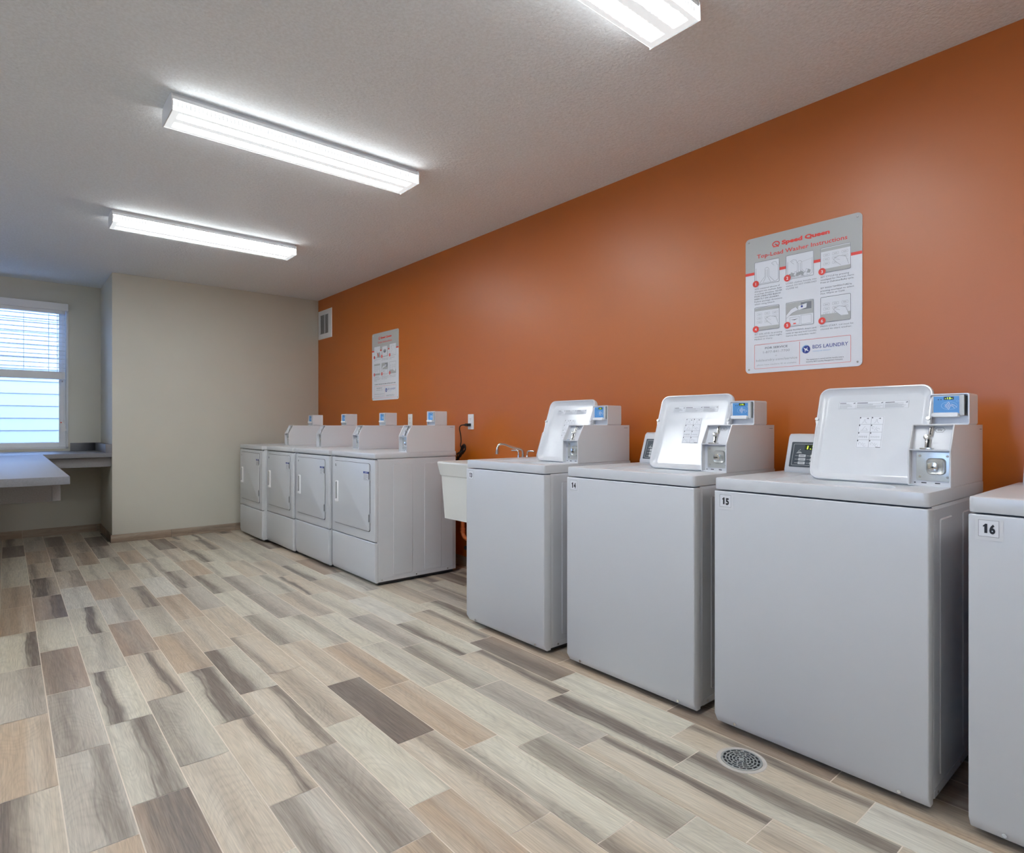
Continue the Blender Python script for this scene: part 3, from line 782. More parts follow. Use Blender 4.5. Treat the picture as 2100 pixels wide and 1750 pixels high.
def make_washer():
    r = empty('washing_machine', (0, 0, 0)); h = WW / 2
    mb = MB(); mb.prism([(0.020, 0.019), (0.045, 0.019), (0.045, 0.868), (0.0, 0.868), (0.0, 0.052)], 1, -h, h, 'white_enamel')
    fp = mb.build('front_panel', r, bevel=0.0045, segs=3)
    to = face_minus_x(0.0065, h, 0)
    for s in (0.075, WW - 0.075):
        mb = MB(); mb.cyl((0.006, h - s, 0.036), (0.0125, h - s, 0.036), 0.0055, 'chrome', 12); mb.build('screw', fp)
    mb = MB(); mb.box(0.043, WD, -h + 0.003, h - 0.003, 0.026, 0.872, 'white_enamel'); cb = mb.build('cabinet', r, bevel=0.004)
    for s in (-1, 1):
        mb = MB(); mb.box(0.06, 0.60, *sorted((s * (h - 0.006), s * (h - 0.0028))), 0.03, 0.86, 'white_enamel')
        for a, b in ((0.115, 0.245), (0.36, 0.49)):
            L = rloop(a, b, 0.075, 0.83, 0.012, 5, 0); M = rloop(a + 0.004, b - 0.004, 0.079, 0.826, 0.009, 5, 0)
            y0 = s * (h - 0.003); y1 = s * (h - 0.0005)
            mb.loops([[(p, y0, q) for p, q in L], [(p, y1, q) for p, q in M]], 'white_enamel', False, True)
        L = [(0.06, 0.028), (0.60, 0.028), (0.60, 0.052), (0.068, 0.052), (0.06, 0.044)]
        mb.loops([[(p, s * (h - 0.003), q) for p, q in L], [(p, s * (h - 0.0012), q) for p, q in L]], 'white_enamel', False, True)
        mb.build('side_embossing', cb)
        for a in (0.09, 0.33, 0.575):
            mb = MB(); mb.cyl((a, s * (h - 0.002), 0.038), (a, s * (h + 0.0008), 0.038), 0.0045, 'chrome', 10); mb.build('screw', cb)
    mb = MB(); mb.box(0.05, WD - 0.03, -h + 0.02, h - 0.02, 0.010, 0.027, 'black_plastic'); mb.build('shade_plate', r)  # black plate added to deepen the shadow under the washer
    # feet
    for a, b in ((0.08, -1), (0.08, 1), (0.56, -1), (0.56, 1)):
        mb = MB(); mb.cyl((a, b * (h - 0.09), 0), (a, b * (h - 0.09), 0.012), 0.024, 'black_rubber', 16); mb.cyl((a, b * (h - 0.09), 0.012), (a, b * (h - 0.09), 0.03), 0.009, 'steel', 10); mb.build('foot', r)
    # top with recess and tub opening
    mb = MB()
    def lp(m, rr, z): return [(p, q, z) for p, q in rloop(m, WD + 0.002 - m, -h + m, h - m, rr, 6, 8)]
    rec = (0.040, 0.375, -h + 0.090, h - 0.160)
    def rc(m, z, r0=0.03): return [(p, q, z) for p, q in rloop(rec[0] + m, rec[1] - m, rec[2] + m, rec[3] - m, r0, 6, 8)]
    cx, cy = (rec[0] + rec[1]) / 2, (rec[2] + rec[3]) / 2
    ref = rloop(rec[0], rec[1], rec[2], rec[3], 0.03, 6, 8)
    def cc(rad, z): return [(p, q, z) for p, q in cloop(cx, cy, rad, 0, ref)]
    mb.loops([lp(0.010, 0.012, 0.873), lp(0.001, 0.014, 0.8735), lp(0, 0.014, 0.878), lp(0, 0.014, 0.909), lp(0.0012, 0.0135, 0.9135), lp(0.005, 0.011, 0.915), rc(0, 0.915), rc(0.010, 0.903), cc(0.145, 0.902), cc(0.140, 0.895), cc(0.14, 0.86)], 'white_enamel')
    mb.build('top_panel', r, smooth=True)
    mb = MB(); mb.loops([cc(0.14, 0.862), cc(0.145, 0.85), cc(0.155, 0.83), cc(0.155, 0.45), cc(0.14, 0.42)], 'steel', False, True); mb.build('drum', r, smooth=True)
    mb = MB()
    mb.cyl((cx, cy, 0.425), (cx, cy, 0.76), 0.06, 'white_plastic', 20, 0.035)
    for k in range(4):
        a = k * PI / 2; mb.cyl((cx, cy, 0.45), (cx + 0.12 * math.cos(a), cy + 0.12 * math.sin(a), 0.435), 0.03, 'white_plastic', 8, 0.012)
    mb.build('agitator', r)
    # open lid, leaning back
    lw, lh = 0.372, 0.362; ang = math.radians(18.3); lx, lz = 0.352, 0.9045; yl = rec[3] - 0.024
    def lid(a, b, d): return (lx + b * math.sin(ang) - d * math.cos(ang), yl - a, lz + b * math.cos(ang) + d * math.sin(ang))
    def ll(m, rr, d, mb_=0): return [lid(p, q, d) for p, q in rloop(m, lw - m, m + mb_, lh - m, rr, 7, 6)]
    mb = MB()
    mb.loops([ll(0.012, 0.028, -0.018), ll(0.003, 0.034, -0.016), ll(0, 0.036, -0.008), ll(0, 0.036, 0.004), ll(0.0025, 0.034, 0.008), ll(0.006, 0.032, 0.008), ll(0.0085, 0.030, 0.004), ll(0.026, 0.022, -0.007), ll(0.030, 0.020, -0.008)], 'white_lid_enamel', True, True)
    ld = mb.build('lid', r, smooth=True)
    for a in (0.004, lw - 0.006):
        mb = MB()
        mb.cyl(lid(a, 0.235, 0.004), lid(a, 0.235, 0.012), 0.0065, 'steel', 14)
        mb.add([lid(a - 0.005, 0.228, 0.009), lid(a + 0.006, 0.228, 0.009), lid(a + 0.003, 0.200, 0.009)], [(0, 1, 2)], 'white_plastic')
        mb.build('lid_bumper', ld)
    il = lambda a, b, d: lid(a, b, d - 0.0078)
    fl = Flat(il)
    # caution strip, three panels of fine print
    s0, s1, t0, t1 = 0.070, 0.300, 0.280, 0.308
    fl.rect(s0, s1, t0, t1, 'sticker_white', 1); fl.frame(s0, s1, t0, t1, 0.0007, 'ink_lightgrey', 2)
    rnd = random.Random(3)
    for a, b in ((s0 + 0.002, s0 + 0.058), (s0 + 0.062, s0 + 0.150), (s0 + 0.155, s1 - 0.002)):
        fl.rect(a + 0.001, a + (b - a) * 0.42, t1 - 0.0065, t1 - 0.0045, 'ink_black', 3)
        fl.poly([(b - 0.008, t1 - 0.006), (b - 0.002, t1 - 0.003), (b - 0.001, t1 - 0.007), (b - 0.006, t1 - 0.009)], 'ink_grey', 3)
        for k in range(7):
            e = a + (b - a) * rnd.uniform(0.5, 0.98); fl.rect(a + 0.001, e, t1 - 0.0095 - 0.0026 * k, t1 - 0.0085 - 0.0026 * k, 'ink_lightgrey', 3)
        fl.rect(b + 0.0005, b + 0.001, t0, t1, 'ink_lightgrey', 2)
    tag(fl.build('caution_label', ld), 'long strip of fine printed cautions')
    fl = Flat(il)
    s0, s1, t0, t1 = 0.146, 0.229, 0.128, 0.250
    fl.rect(s0, s1, t0, t1, 'sticker_white', 1); fl.frame(s0 + 0.002, s1 - 0.002, t0 + 0.002, t1 - 0.002, 0.0007, 'ink_grey', 2)
    sm = (s0 + s1) / 2; fl.rect(sm - 0.0004, sm + 0.0004, t0 + 0.002, t1 - 0.002, 'ink_grey', 2)
    ch = (t1 - t0 - 0.004) / 4
    for k in range(1, 4): fl.rect(s0 + 0.002, s1 - 0.002, t0 + 0.002 + ch * k - 0.0004, t0 + 0.002 + ch * k + 0.0004, 'ink_grey', 2)
    for row in range(4):
        for c_ in range(2):
            a = s0 + 0.002 + c_ * (sm - s0 - 0.002); b = t0 + 0.002 + ch * (3 - row)
            fl.rect(a + 0.0015, a + 0.0045, b + ch - 0.0065, b + ch - 0.0015, 'ink_black', 3)
            if row == 0:
                fl.line([(a + 0.010, b + 0.004), (a + 0.016, b + 0.010), (a + 0.016, b + 0.018), (a + 0.020, b + 0.018), (a + 0.020, b + 0.010), (a + 0.026, b + 0.004)], 0.0006, 'ink_grey', 3)
                fl.poly([(a + 0.023, b + 0.022), (a + 0.029, b + 0.025), (a + 0.031, b + 0.021)], 'ink_black', 3)
            elif row == 1 and c_ == 0:
                fl.line([(a + 0.006, b + 0.006), (a + 0.030, b + 0.006), (a + 0.026, b + 0.014), (a + 0.024, b + 0.014)], 0.0006, 'ink_grey', 3); fl.line([(a + 0.012, b + 0.006), (a + 0.022, b + 0.022)], 0.0006, 'ink_grey', 3)
            elif row == 1:
                fl.arc(a + 0.009, b + 0.016, 0.004, 0.5, 5.5, 0.0006, 'ink_grey', 3, 7); fl.arc(a + 0.025, b + 0.010, 0.005, 0, 5, 0.0006, 'ink_grey', 3, 7); fl.line([(a + 0.014, b + 0.006), (a + 0.020, b + 0.020)], 0.0006, 'ink_grey', 3)
            elif row == 2:
                for j in range(5):
                    fl.arc(a + 0.006 + 0.006 * j, b + 0.011, 0.0022, 0, 6.2, 0.0005, 'ink_grey', 3, 6)
                    if c_ == 0: fl.line([(a + 0.006 + 0.006 * j, b + 0.006), (a + 0.006 + 0.006 * j, b + 0.016)], 0.0006, 'ink_grey', 3)
            else:
                fl.arc(a + 0.010, b + 0.014, 0.004, 0, 4.5, 0.0006, 'ink_grey', 3, 7); fl.arc(a + 0.026, b + 0.009, 0.005, 1, 6, 0.0006, 'ink_grey', 3, 7); fl.line([(a + 0.015, b + 0.008), (a + 0.020, b + 0.018)], 0.0006, 'ink_grey', 3)
    fl.rect(s1 - 0.018, s1 - 0.003, t0 + 0.0028, t0 + 0.0042, 'ink_black', 3)
    tag(fl.build('pictogram_label', ld), 'white label with eight line drawings')
    # control panel
    pr = [(0.468, 0.912), (0.466, 0.926), (0.512, 1.060), (0.524, 1.071), (0.60, 1.071), (0.612, 1.06), (0.612, 0.912)]
    mb = MB(); mb.prism(pr, 1, -h + 0.116, h - 0.037, 'white_enamel'); cp = mb.build('control_panel', r, bevel=0.006, segs=3)
    sx, sz = 0.512 - 0.466, 1.060 - 0.926; L = math.hypot(sx, sz); ux, uz = sx / L, sz / L
    def pn(a, b, d): return (0.466 + ux * b - uz * (d + 0.0004), h - 0.037 - a, 0.926 + uz * b + ux * (d + 0.0004))
    fl = Flat(pn); Wp = WW - 0.153
    fl.rr(0.018, Wp - 0.02, 0.012, 0.118, 0.004, 'slate_panel', 1)
    fl.rframe(0.027, Wp - 0.029, 0.019, 0.110, 0.003, 0.0013, 'key_grey', 2)
    for c_ in range(4):
        a = 0.052 + 0.046 * c_
        for row in range(3):
            b = 0.024 + 0.0150 * row
            fl.rr(a, a + 0.028, b, b + 0.0112, 0.002, 'key_grey', 3); fl.rect(a + 0.006, a + 0.022, b + 0.0045, b + 0.007, 'ink_grey', 4)
            fl.rect(a - 0.014, a - 0.005, b + 0.0045, b + 0.0065, 'ink_lightgrey', 3)
            fl.disc(a - 0.0028, b + 0.0055, 0.0014, 'key_grey', 3, 8)
    fl.poly([(0.040, 0.070), (0.064, 0.070), (0.058, 0.077), (0.047, 0.077)], 'ink_lightgrey', 3); fl.disc(0.050, 0.081, 0.0018, 'key_grey', 3, 8); fl.disc(0.055, 0.085, 0.0018, 'key_grey', 3, 8)
    for k in range(3): fl.rect(0.112, 0.117 + 0.004 * k, 0.070 + 0.005 * k, 0.072 + 0.005 * k, 'key_grey', 3)
    tag(fl.build('keypad', cp), 'dark slate keypad with pale grey buttons')
    fl = Flat(pn); fl.rect(0.072, 0.138, 0.085, 0.1055, 'display_dark', 3)
    fl.text('1.75', 0.0800, 0.0880, 0.0145, 'display_digits', 5, bold=0.02, width=0.050, slant=0.1)
    fl.rect(0.0745, 0.0765, 0.088, 0.1025, 'display_dim', 4)
    tag(fl.build('price_display', cp), 'lit green digits reading 1.75')
    coin_box(r, 0.222, -h + 0.001, 0.385)
    rd, fpn = card_reader(r, 0.437, -h + 0.001, 1.108)
    return r, rd, fpn


def sticker_digits(fl, txt, cx, b, hh, wtot, lay):
    n = len(txt); cw = wtot / n if n > 1 else wtot * 0.5; x = cx - cw * n / 2
    for c in txt:
        if c == '1':
            m = x + cw * 0.60; t = hh * 0.125
            fl.poly([(m - t, b), (m + t, b), (m + t, b + hh), (m - t * 0.4, b + hh), (m - t * 1.3, b + hh * 0.86), (m - cw * 0.42, b + hh * 0.80), (m - cw * 0.42, b + hh * 0.66), (m - t, b + hh * 0.70)], 'ink_black', lay)
        else: fl.text(c, x + cw * 0.54, b, hh, 'ink_black', lay, align='C', bold=0.05, width=cw * 0.86)
        x += cw


def number_sticker(root, txt, x, yl, z, s=0.044, wide=0.66):
    fl = Flat(face_minus_x(x, yl, z))
    fl.rect(-0.007, s + 0.009, -0.009, s + 0.004, 'white_lid_enamel', 1)
    fl.rect(0, s, 0, s, 'sticker_white', 2); fl.frame(0, s, 0, s, 0.0009, 'ink_grey', 3)
    sticker_digits(fl, txt, s / 2, s * 0.22, s * 0.56, s * wide, 4)
    tag(fl.build('number_sticker', root), 'square sticker with the number ' + txt)


w0, wr0, wfp = make_washer()
washers = [w0] + [copy_tree(w0) for _ in range(3)]
spec = [  # number, x front, y centre, x scale, y scale, label
    ('13', 1.963, 2.397, 1.06, 0.955, 'open-lid white top-load washer numbered 13, beside the laundry sink'),
    ('14', 1.981, 1.612, 1.045, 1.015, 'open-lid white top-load washer numbered 14, between 13 and 15'),
    ('15', 1.982, 0.859, 0.995, 1.01, 'open-lid white top-load washer numbered 15, behind the floor drain'),
    ('16', 1.978, 0.104, 1.0, 1.0, 'white top-load washer numbered 16, cut off by the right edge'),
]
for o, (num, x, y, sx, sy, lab) in zip(washers, spec):
    o.location = (x, y, 0); o.scale = (sx, sy, 1)
    tag(o, lab, 'washing machine', 'washing machines with lids up')
    number_sticker(o, num, -0.0004, WW / 2 - 0.022, 0.811)
    rd = [c for c in o.children if c.name.startswith('card_reader')][0]
    reader_digits(rd, wfp, '-' + num + '-')

# ------------------------------------------------------------ dryers
DW, DD = 0.70, 0.675


def make_dryer():
    r = empty('clothes_dryer', (0, 0, 0)); h = DW / 2
    mb = MB(); mb.box(0.02, DD, -h + 0.002, h - 0.002, 0.024, 0.874, 'white_enamel'); cb = mb.build('cabinet', r, bevel=0.003)
    for s in (-1, 1):
        mb = MB(); mb.box(0.035, 0.645, *sorted((s * (h - 0.005), s * (h - 0.0018))), 0.027, 0.86, 'white_enamel')
        for a, b in ((0.144, 0.300), (0.398, 0.546)):
            L = rloop(a, b, 0.058, 0.836, 0.014, 5, 0); M = rloop(a + 0.003, b - 0.003, 0.061, 0.833, 0.011, 5, 0)
            y0 = s * (h - 0.002); y1 = s * (h + 0.0002)
            mb.loops([[(p, y0, q) for p, q in L], [(p, y1, q) for p, q in M]], 'white_enamel', False, True)
        for k in range(28):
            a0, a1 = 2 * PI * k / 28, 2 * PI * (k + 1) / 28
            P = [(0.472 + rr * math.cos(a), s * (h + 0.001), 0.135 + rr * math.sin(a)) for a, rr in ((a0, 0.0445), (a1, 0.0445), (a1, 0.046), (a0, 0.046))]
            mb.add(P, [(0, 1, 2, 3)], 'key_grey')  # flat grey ring, painted in place of the shaded edge of an embossed circle
        L = [(0.035, 0.026), (0.645, 0.026), (0.645, 0.050), (0.043, 0.050), (0.035, 0.044)]
        mb.loops([[(p, s * (h - 0.002), q) for p, q in L], [(p, s * (h - 0.0004), q) for p, q in L]], 'white_enamel', False, True)
        mb.build('side_embossing', cb)
        for a in (0.055, 0.33, 0.60):
            mb = MB(); mb.cyl((a, s * (h - 0.002), 0.038), (a, s * (h + 0.0015), 0.038), 0.004, 'chrome', 10); mb.build('screw', cb)
    mb = MB(); mb.box(0.035, DD - 0.02, -h + 0.012, h - 0.012, 0.008, 0.025, 'black_plastic'); mb.build('shade_plate', r)  # black plate added under the dryer to darken its floor shadow
    mb = MB(); mb.box(0.0, 0.03, -h, h, 0.303, 0.868, 'white_enamel'); mb.build('front_panel', r, bevel=0.008, segs=3)
    mb = MB(); mb.prism([(0.010, 0.020), (0.03, 0.020), (0.03, 0.298), (0.0, 0.298), (0.0, 0.052)], 1, -h, h, 'white_enamel'); mb.build('lower_panel', r, bevel=0.007, segs=3)
    mb = MB(); mb.box(0.02, 0.028, -h + 0.01, h - 0.01, 0.29, 0.88, 'dark_gap')
    mb.build('seam', r)
    mb = MB(); mb.box(-0.002, DD + 0.004, -h - 0.001, h + 0.001, 0.8755, 0.915, 'white_enamel'); mb.build('top_panel', r, bevel=0.010, segs=3)
    for a, b in ((0.08, -1), (0.08, 1), (0.60, -1), (0.60, 1)):
        mb = MB(); mb.cyl((a, b * (h - 0.06), 0), (a, b * (h - 0.06), 0.010), 0.022, 'black_rubber', 14); mb.cyl((a, b * (h - 0.06), 0.010), (a, b * (h - 0.06), 0.028), 0.009, 'steel', 10); mb.build('foot', r)
    # door
    to = face_minus_x(0.0, h, 0)
    mb = MB(); plate(mb, 0.043, 0.636, 0.367, 0.842, 0.020, 0.0008, to, 'dark_gap'); mb.build('door_gap_shade', r)  # dark plate standing in for the shade in the gap round the door
    mb = MB(); plate(mb, 0.0455, 0.632, 0.3705, 0.8400, 0.018, 0.0075, to, 'white_enamel'); dr = mb.build('door', r, bevel=0.004, segs=2)
    td = lambda a, b, d: to(a, b, d + 0.0075)
    mb = MB()
    A = rloop(0.092, 0.132, 0.530, 0.690, 0.008, 4, 3); B = rloop(0.094, 0.130, 0.532, 0.688, 0.006, 4, 3); C = rloop(0.101, 0.125, 0.548, 0.680, 0.004, 4, 3); D = rloop(0.102, 0.124, 0.552, 0.678, 0.003, 4, 3)
    mb.loops([[td(a, b, 0) for a, b in A], [td(a, b, 0.010) for a, b in B], [td(a, b, 0.010) for a, b in C]], 'white_plastic')
    mb.loops([[td(a, b, 0.010) for a, b in C], [td(a, b, 0.0006) for a, b in D]], 'vent_grey', False, True)
    mb.cyl(td(0.112, 0.536, 0.008), td(0.112, 0.552, 0.012), 0.010, 'white_plastic', 12)
    mb.build('handle', dr)
    for z0 in (0.725, 0.430):
        mb = MB(); mb.box(-0.010, 0.0, h - 0.641, h - 0.633, z0, z0 + 0.068, 'grey_plastic'); mb.box(-0.0125, -0.010, h - 0.6405, h - 0.6335, z0 + 0.008, z0 + 0.060, 'black_plastic'); mb.build('hinge', dr)
    fl = Flat(td)
    fl.rect(0.545, 0.628, 0.722, 0.785, 'sticker_white', 1); fl.rect(0.545, 0.628, 0.771, 0.785, 'ink_blue', 2)
    fl.text('NOTICE', 0.5865, 0.7745, 0.0075, 'sticker_white', 3, align='C', width=0.042, bold=0.02)
    rnd = random.Random(5)
    for k in range(9): fl.rect(0.549, 0.549 + 0.074 * rnd.uniform(0.55, 1), 0.7635 - 0.0048 * k, 0.7655 - 0.0048 * k, 'ink_lightgrey', 2)
    tag(fl.build('notice_sticker', dr), 'small white notice with a blue heading')
    coin_box(r, 0.252, -h + 0.002, 0.415)
    rd, fpn = card_reader(r, 0.490, -h + 0.002, 1.108)
    return r, dr, rd, fpn


d0, dd0, dr0, dfp = make_dryer()
dryers = [d0] + [copy_tree(d0) for _ in range(3)]
dspec = [('12', 1.925, 4.078, 1.0, 'white front-load dryer at the right end of the row, its right side showing'),
         ('11', 1.905, 4.789, 0.985, 'white front-load dryer, second from the sink end of the row'),
         ('10', 1.885, 5.484, 0.965, 'white front-load dryer, third from the sink end of the row'),
         ('9', 1.842, 6.170, 0.985, 'white front-load dryer farthest back, against the beige wall')]
for o, (num, x, y, sy, lab) in zip(dryers, dspec):
    o.location = (x, y, 0); o.scale = (1, sy, 1)
    tag(o, lab, 'clothes dryer', 'coin dryers along the orange wall')
    dr = [c for c in o.children if c.name.split('.')[0] == 'door'][0]
    fl = Flat(face_minus_x(-0.0078, DW / 2 - 0.068, 0.792)); fl.rect(0, 0.036, 0, 0.034, 'sticker_white', 1); fl.frame(0, 0.036, 0, 0.034, 0.0006, 'ink_lightgrey', 2)
    sticker_digits(fl, num, 0.018, 0.0075, 0.019, 0.024, 3)
    fl.build('number_sticker', dr)
    rd = [c for c in o.children if c.name.startswith('card_reader')][0]
    reader_digits(rd, dfp, None)

# ------------------------------------------------------------ instruction signs
SW, SH = 0.521, 0.652


def sign(loc, title, label, steps, extra=None):
    r = empty('instruction_sign', loc)
    to = lambda a, b, d: (-d, -a, b)
    mb = MB(); plate(mb, 0, SW, 0, SH, 0.020, 0.003, to, 'sign_white', 7); bd = mb.build('board', r)
    tf = lambda a, b, d: (-d - 0.003, -a, b)
    fl = Flat(tf)
    # grey top field with its rounded corners, red rule
    top = [q for q in rloop(0, SW, 0, SH, 0.020, 7, 0) if q[1] > SH / 2]
    fl.poly(top + [(0, 0.484), (SW, 0.484)] if top[0][0] > SW / 2 else top, 'sign_grey', 1)
    fl.rect(0, SW, 0.474, 0.487, 'ink_red', 2)
    # ringed Q mark and maker's name
    fl.arc(0.151, 0.600, 0.016, 0, 2 * PI, 0.0048, 'ink_red', 3, 26, 0.0115); fl.line([(0.146, 0.601), (0.158, 0.592), (0.163, 0.585)], 0.0052, 'ink_red', 3); fl.line([(0.137, 0.588), (0.150, 0.588)], 0.003, 'ink_red', 3)
    fl.text('Speed Queen', 0.178, 0.592, 0.0195, 'ink_red', 3, width=0.213, bold=0.055)
    fl.text(title, SW / 2, 0.550, 0.0185, 'ink_red', 3, width=0.405 if len(title) > 20 else 0.27, align='C', bold=0.012)
    cols = [(0.046, 0.168), (0.198, 0.323), (0.352, 0.477)]
    rows = [(0.412, 0.524), (0.243, 0.355)] if extra else [(0.421, 0.533), (0.203, 0.315)]
    k = 0
    rnd = random.Random(len(title))
    for ri, (b0, b1) in enumerate(rows):
        for ci, (a0, a1) in enumerate(cols):
            fl.rr(a0, a1, b0, b1, 0.005, 'sign_white', 3)
            kind = steps[k][0]
            def hand(x, y, s, flip=1):
                fl.poly([(x, y), (x + flip * 0.022 * s, y + 0.012 * s), (x + flip * 0.05 * s, y + 0.004 * s), (x + flip * 0.062 * s, y - 0.03 * s), (x + flip * 0.03 * s, y - 0.03 * s), (x + flip * 0.012 * s, y - 0.014 * s)], 'sign_white', 6)
                fl.line([(x, y), (x + flip * 0.022 * s, y + 0.012 * s), (x + flip * 0.05 * s, y + 0.004 * s), (x + flip * 0.062 * s, y - 0.03 * s)], 0.0009, 'ink_grey', 7)
                fl.line([(x, y), (x + flip * 0.012 * s, y - 0.014 * s), (x + flip * 0.03 * s, y - 0.03 * s)], 0.0009, 'ink_grey', 7)
                fl.line([(x + flip * 0.01 * s, y + 0.0 * s), (x + flip * 0.026 * s, y - 0.006 * s)], 0.0007, 'ink_grey', 7)
            if kind in ('tub', 'load'):
                cxm = (a0 + a1) / 2
                fl.line([(a0 + 0.008, b1 - 0.03), (a0 + 0.008, b0 + 0.012), (a0 + 0.02, b0 + 0.006), (a1 - 0.018, b0 + 0.006), (a1 - 0.007, b0 + 0.014), (a1 - 0.007, b1 - 0.03)], 0.001, 'ink_grey', 5)
                for dx in (-0.010, -0.004, 0.004, 0.010): fl.line([(cxm + dx, b0 + 0.035), (cxm + dx, b0 + 0.068)], 0.0009, 'ink_grey', 5)
                fl.arc(cxm, b0 + 0.068, 0.010, 0, PI, 0.0009, 'ink_grey', 5, 8)
                for sg in (-1, 1):
                    fl.line([(cxm + sg * 0.010, b0 + 0.036), (cxm + sg * 0.036, b0 + 0.008)], 0.0009, 'ink_grey', 5); fl.line([(cxm + sg * 0.004, b0 + 0.036), (cxm + sg * 0.018, b0 + 0.008)], 0.0009, 'ink_grey', 5)
                if kind == 'tub': hand(a1 - 0.038, b1 - 0.018, 0.45)
                else:
                    for j in range(11):
                        x = a0 + 0.018 + 0.0085 * j; y = b0 + 0.014 + 0.012 * rnd.random()
                        fl.poly([(x - 0.008, y - 0.006), (x + 0.006, y - 0.008), (x + 0.009, y + 0.004), (x - 0.002, y + 0.010)], rnd.choice(('ink_lightgrey', 'sign_white', 'sign_grey')), 5)
                        fl.line([(x - 0.008, y - 0.006), (x - 0.002, y + 0.010), (x + 0.009, y + 0.004)], 0.0008, 'ink_grey', 6)
                    fl.line([(a0 + 0.07, b0 + 0.070), (a1 - 0.012, b0 + 0.078)], 0.0008, 'ink_lightgrey', 5)
                    hand(a0 + 0.022, b1 - 0.03, 0.5)
            elif kind in ('pad', 'press'):
                fl.rect(a0 + 0.002, a1 - 0.002, b0 + 0.002, b0 + 0.018 if kind == 'pad' else b0 + 0.036, 'sign_grey', 4)
                if kind == 'pad': fl.rect(a0 + 0.002, a1 - 0.002, b1 - 0.018, b1 - 0.004, 'sign_grey', 4)
                for rr in range(3):
                    for cc_ in range(3):
                        x = a0 + 0.012 + 0.038 * cc_; y = b0 + 0.034 + 0.019 * rr
                        if x + 0.026 < a1 and y + 0.012 < b1 - 0.018: fl.rframe(x, x + 0.026, y, y + 0.012, 0.003, 0.0008, 'ink_lightgrey', 5); fl.rect(x + 0.006, x + 0.020, y + 0.005, y + 0.007, 'ink_lightgrey', 5)
                hand(a0 + 0.055, b0 + 0.052, 1.0)
            elif kind == 'pay':
                fl.rect(a0 + 0.002, a1 - 0.002, b0 + 0.050, b1 - 0.003, 'sign_grey', 4); fl.rect(a0 + 0.068, a1 - 0.010, b0 + 0.072, b1 - 0.008, 'ink_grey', 5)
                fl.poly([(a0 + 0.055, b0 + 0.070), (a0 + 0.093, b0 + 0.078), (a0 + 0.095, b0 + 0.098), (a0 + 0.058, b0 + 0.090)], 'sign_white', 6); fl.disc(a0 + 0.073, b0 + 0.086, 0.005, 'ink_blue', 7, 12)
                fl.poly([(a0 + 0.002, b0 + 0.055), (a0 + 0.002, b0 + 0.040), (a0 + 0.03, b0 + 0.062), (a0 + 0.058, b0 + 0.072), (a0 + 0.045, b0 + 0.088), (a0 + 0.025, b0 + 0.080)], 'sign_white', 6)
                fl.line([(a0 + 0.002, b0 + 0.055), (a0 + 0.025, b0 + 0.080), (a0 + 0.045, b0 + 0.088), (a0 + 0.058, b0 + 0.072), (a0 + 0.03, b0 + 0.062), (a0 + 0.002, b0 + 0.040)], 0.0009, 'ink_grey', 7)
                fl.frame(a0 + 0.068, a0 + 0.115, b0 + 0.006, b0 + 0.046, 0.0009, 'ink_grey', 5); fl.frame(a0 + 0.018, a0 + 0.062, b0 + 0.006, b0 + 0.042, 0.0009, 'ink_grey', 5)
                fl.poly([(a0 + 0.022, b0 + 0.032), (a0 + 0.04, b0 + 0.028), (a0 + 0.058, b0 + 0.034), (a0 + 0.04, b0 + 0.031)], 'ink_black', 5); fl.rect(a0 + 0.034, a0 + 0.046, b0 + 0.010, b0 + 0.015, 'ink_red', 5)
            elif kind == 'filter':
                fl.line([(a0 + 0.02, b1 - 0.02), (a0 + 0.06, b0 + 0.05), (a1 - 0.02, b1 - 0.01)], 0.001, 'ink_grey', 5); fl.rect(a0 + 0.06, a1 - 0.004, b0 + 0.004, b0 + 0.05, 'sign_grey', 4)
                fl.poly([(a0 + 0.055, b0 + 0.055), (a0 + 0.085, b0 + 0.035), (a0 + 0.1, b0 + 0.008), (a0 + 0.085, b0 + 0.012), (a0 + 0.07, b0 + 0.035)], 'ink_red', 6)
            elif kind == 'drum':
                fl.rect(a0 + 0.004, a1 - 0.004, b0 + 0.004, b1 - 0.004, 'sign_grey', 4); fl.rr(a0 + 0.014, a1 - 0.014, b0 + 0.008, b1 - 0.012, 0.01, 'sign_white', 5); fl.disc((a0 + a1) / 2, b0 + 0.055, 0.03, 'ink_lightgrey', 6, 16, 0.018); fl.disc((a0 + a1) / 2, b0 + 0.050, 0.02, 'ink_grey', 7, 14, 0.01)
            elif kind == 'close':
                fl.line([(a0 + 0.03, b1 - 0.02), (a0 + 0.05, b0 + 0.06), (a0 + 0.02, b0 + 0.02), (a1 - 0.03, b0 + 0.01)], 0.001, 'ink_grey', 5); hand(a0 + 0.03, b1 - 0.03, 1.2)
            fl.rframe(a0, a1, b0, b1, 0.005, 0.0017, 'ink_grey', 8)
            nx, ny = a0 + 0.007, b0 + 0.008
            fl.disc(nx, ny, 0.0155, 'ink_red', 9, 24); fl.text(str(k + 1), nx, ny - 0.0068, 0.0135, 'sign_white', 10, align='C', bold=0.02)
            y = b0 - 0.020
            for ln in steps[k][1]:
                bd_ = 0.012 if ln.startswith('*') else 0.0; ln = ln.lstrip('*')
                wdt = min(0.0056 * len(ln) * (1.0 if not bd_ else 1.08), a1 - a0 + 0.012)
                if ln: fl.text(ln, a0, y, 0.0068, 'ink_grey', 4, width=wdt, bold=bd_)
                y -= 0.0122
            k += 1
    if extra: fl.text(extra, SW / 2, 0.150, 0.0085, 'ink_black', 4, align='C', width=0.41, bold=0.02)
    fl.rframe(0.045, 0.477, 0.020, 0.136, 0.004, 0.0013, 'ink_red', 4); fl.rect(0.2595, 0.2608, 0.026, 0.130, 'ink_red', 4)
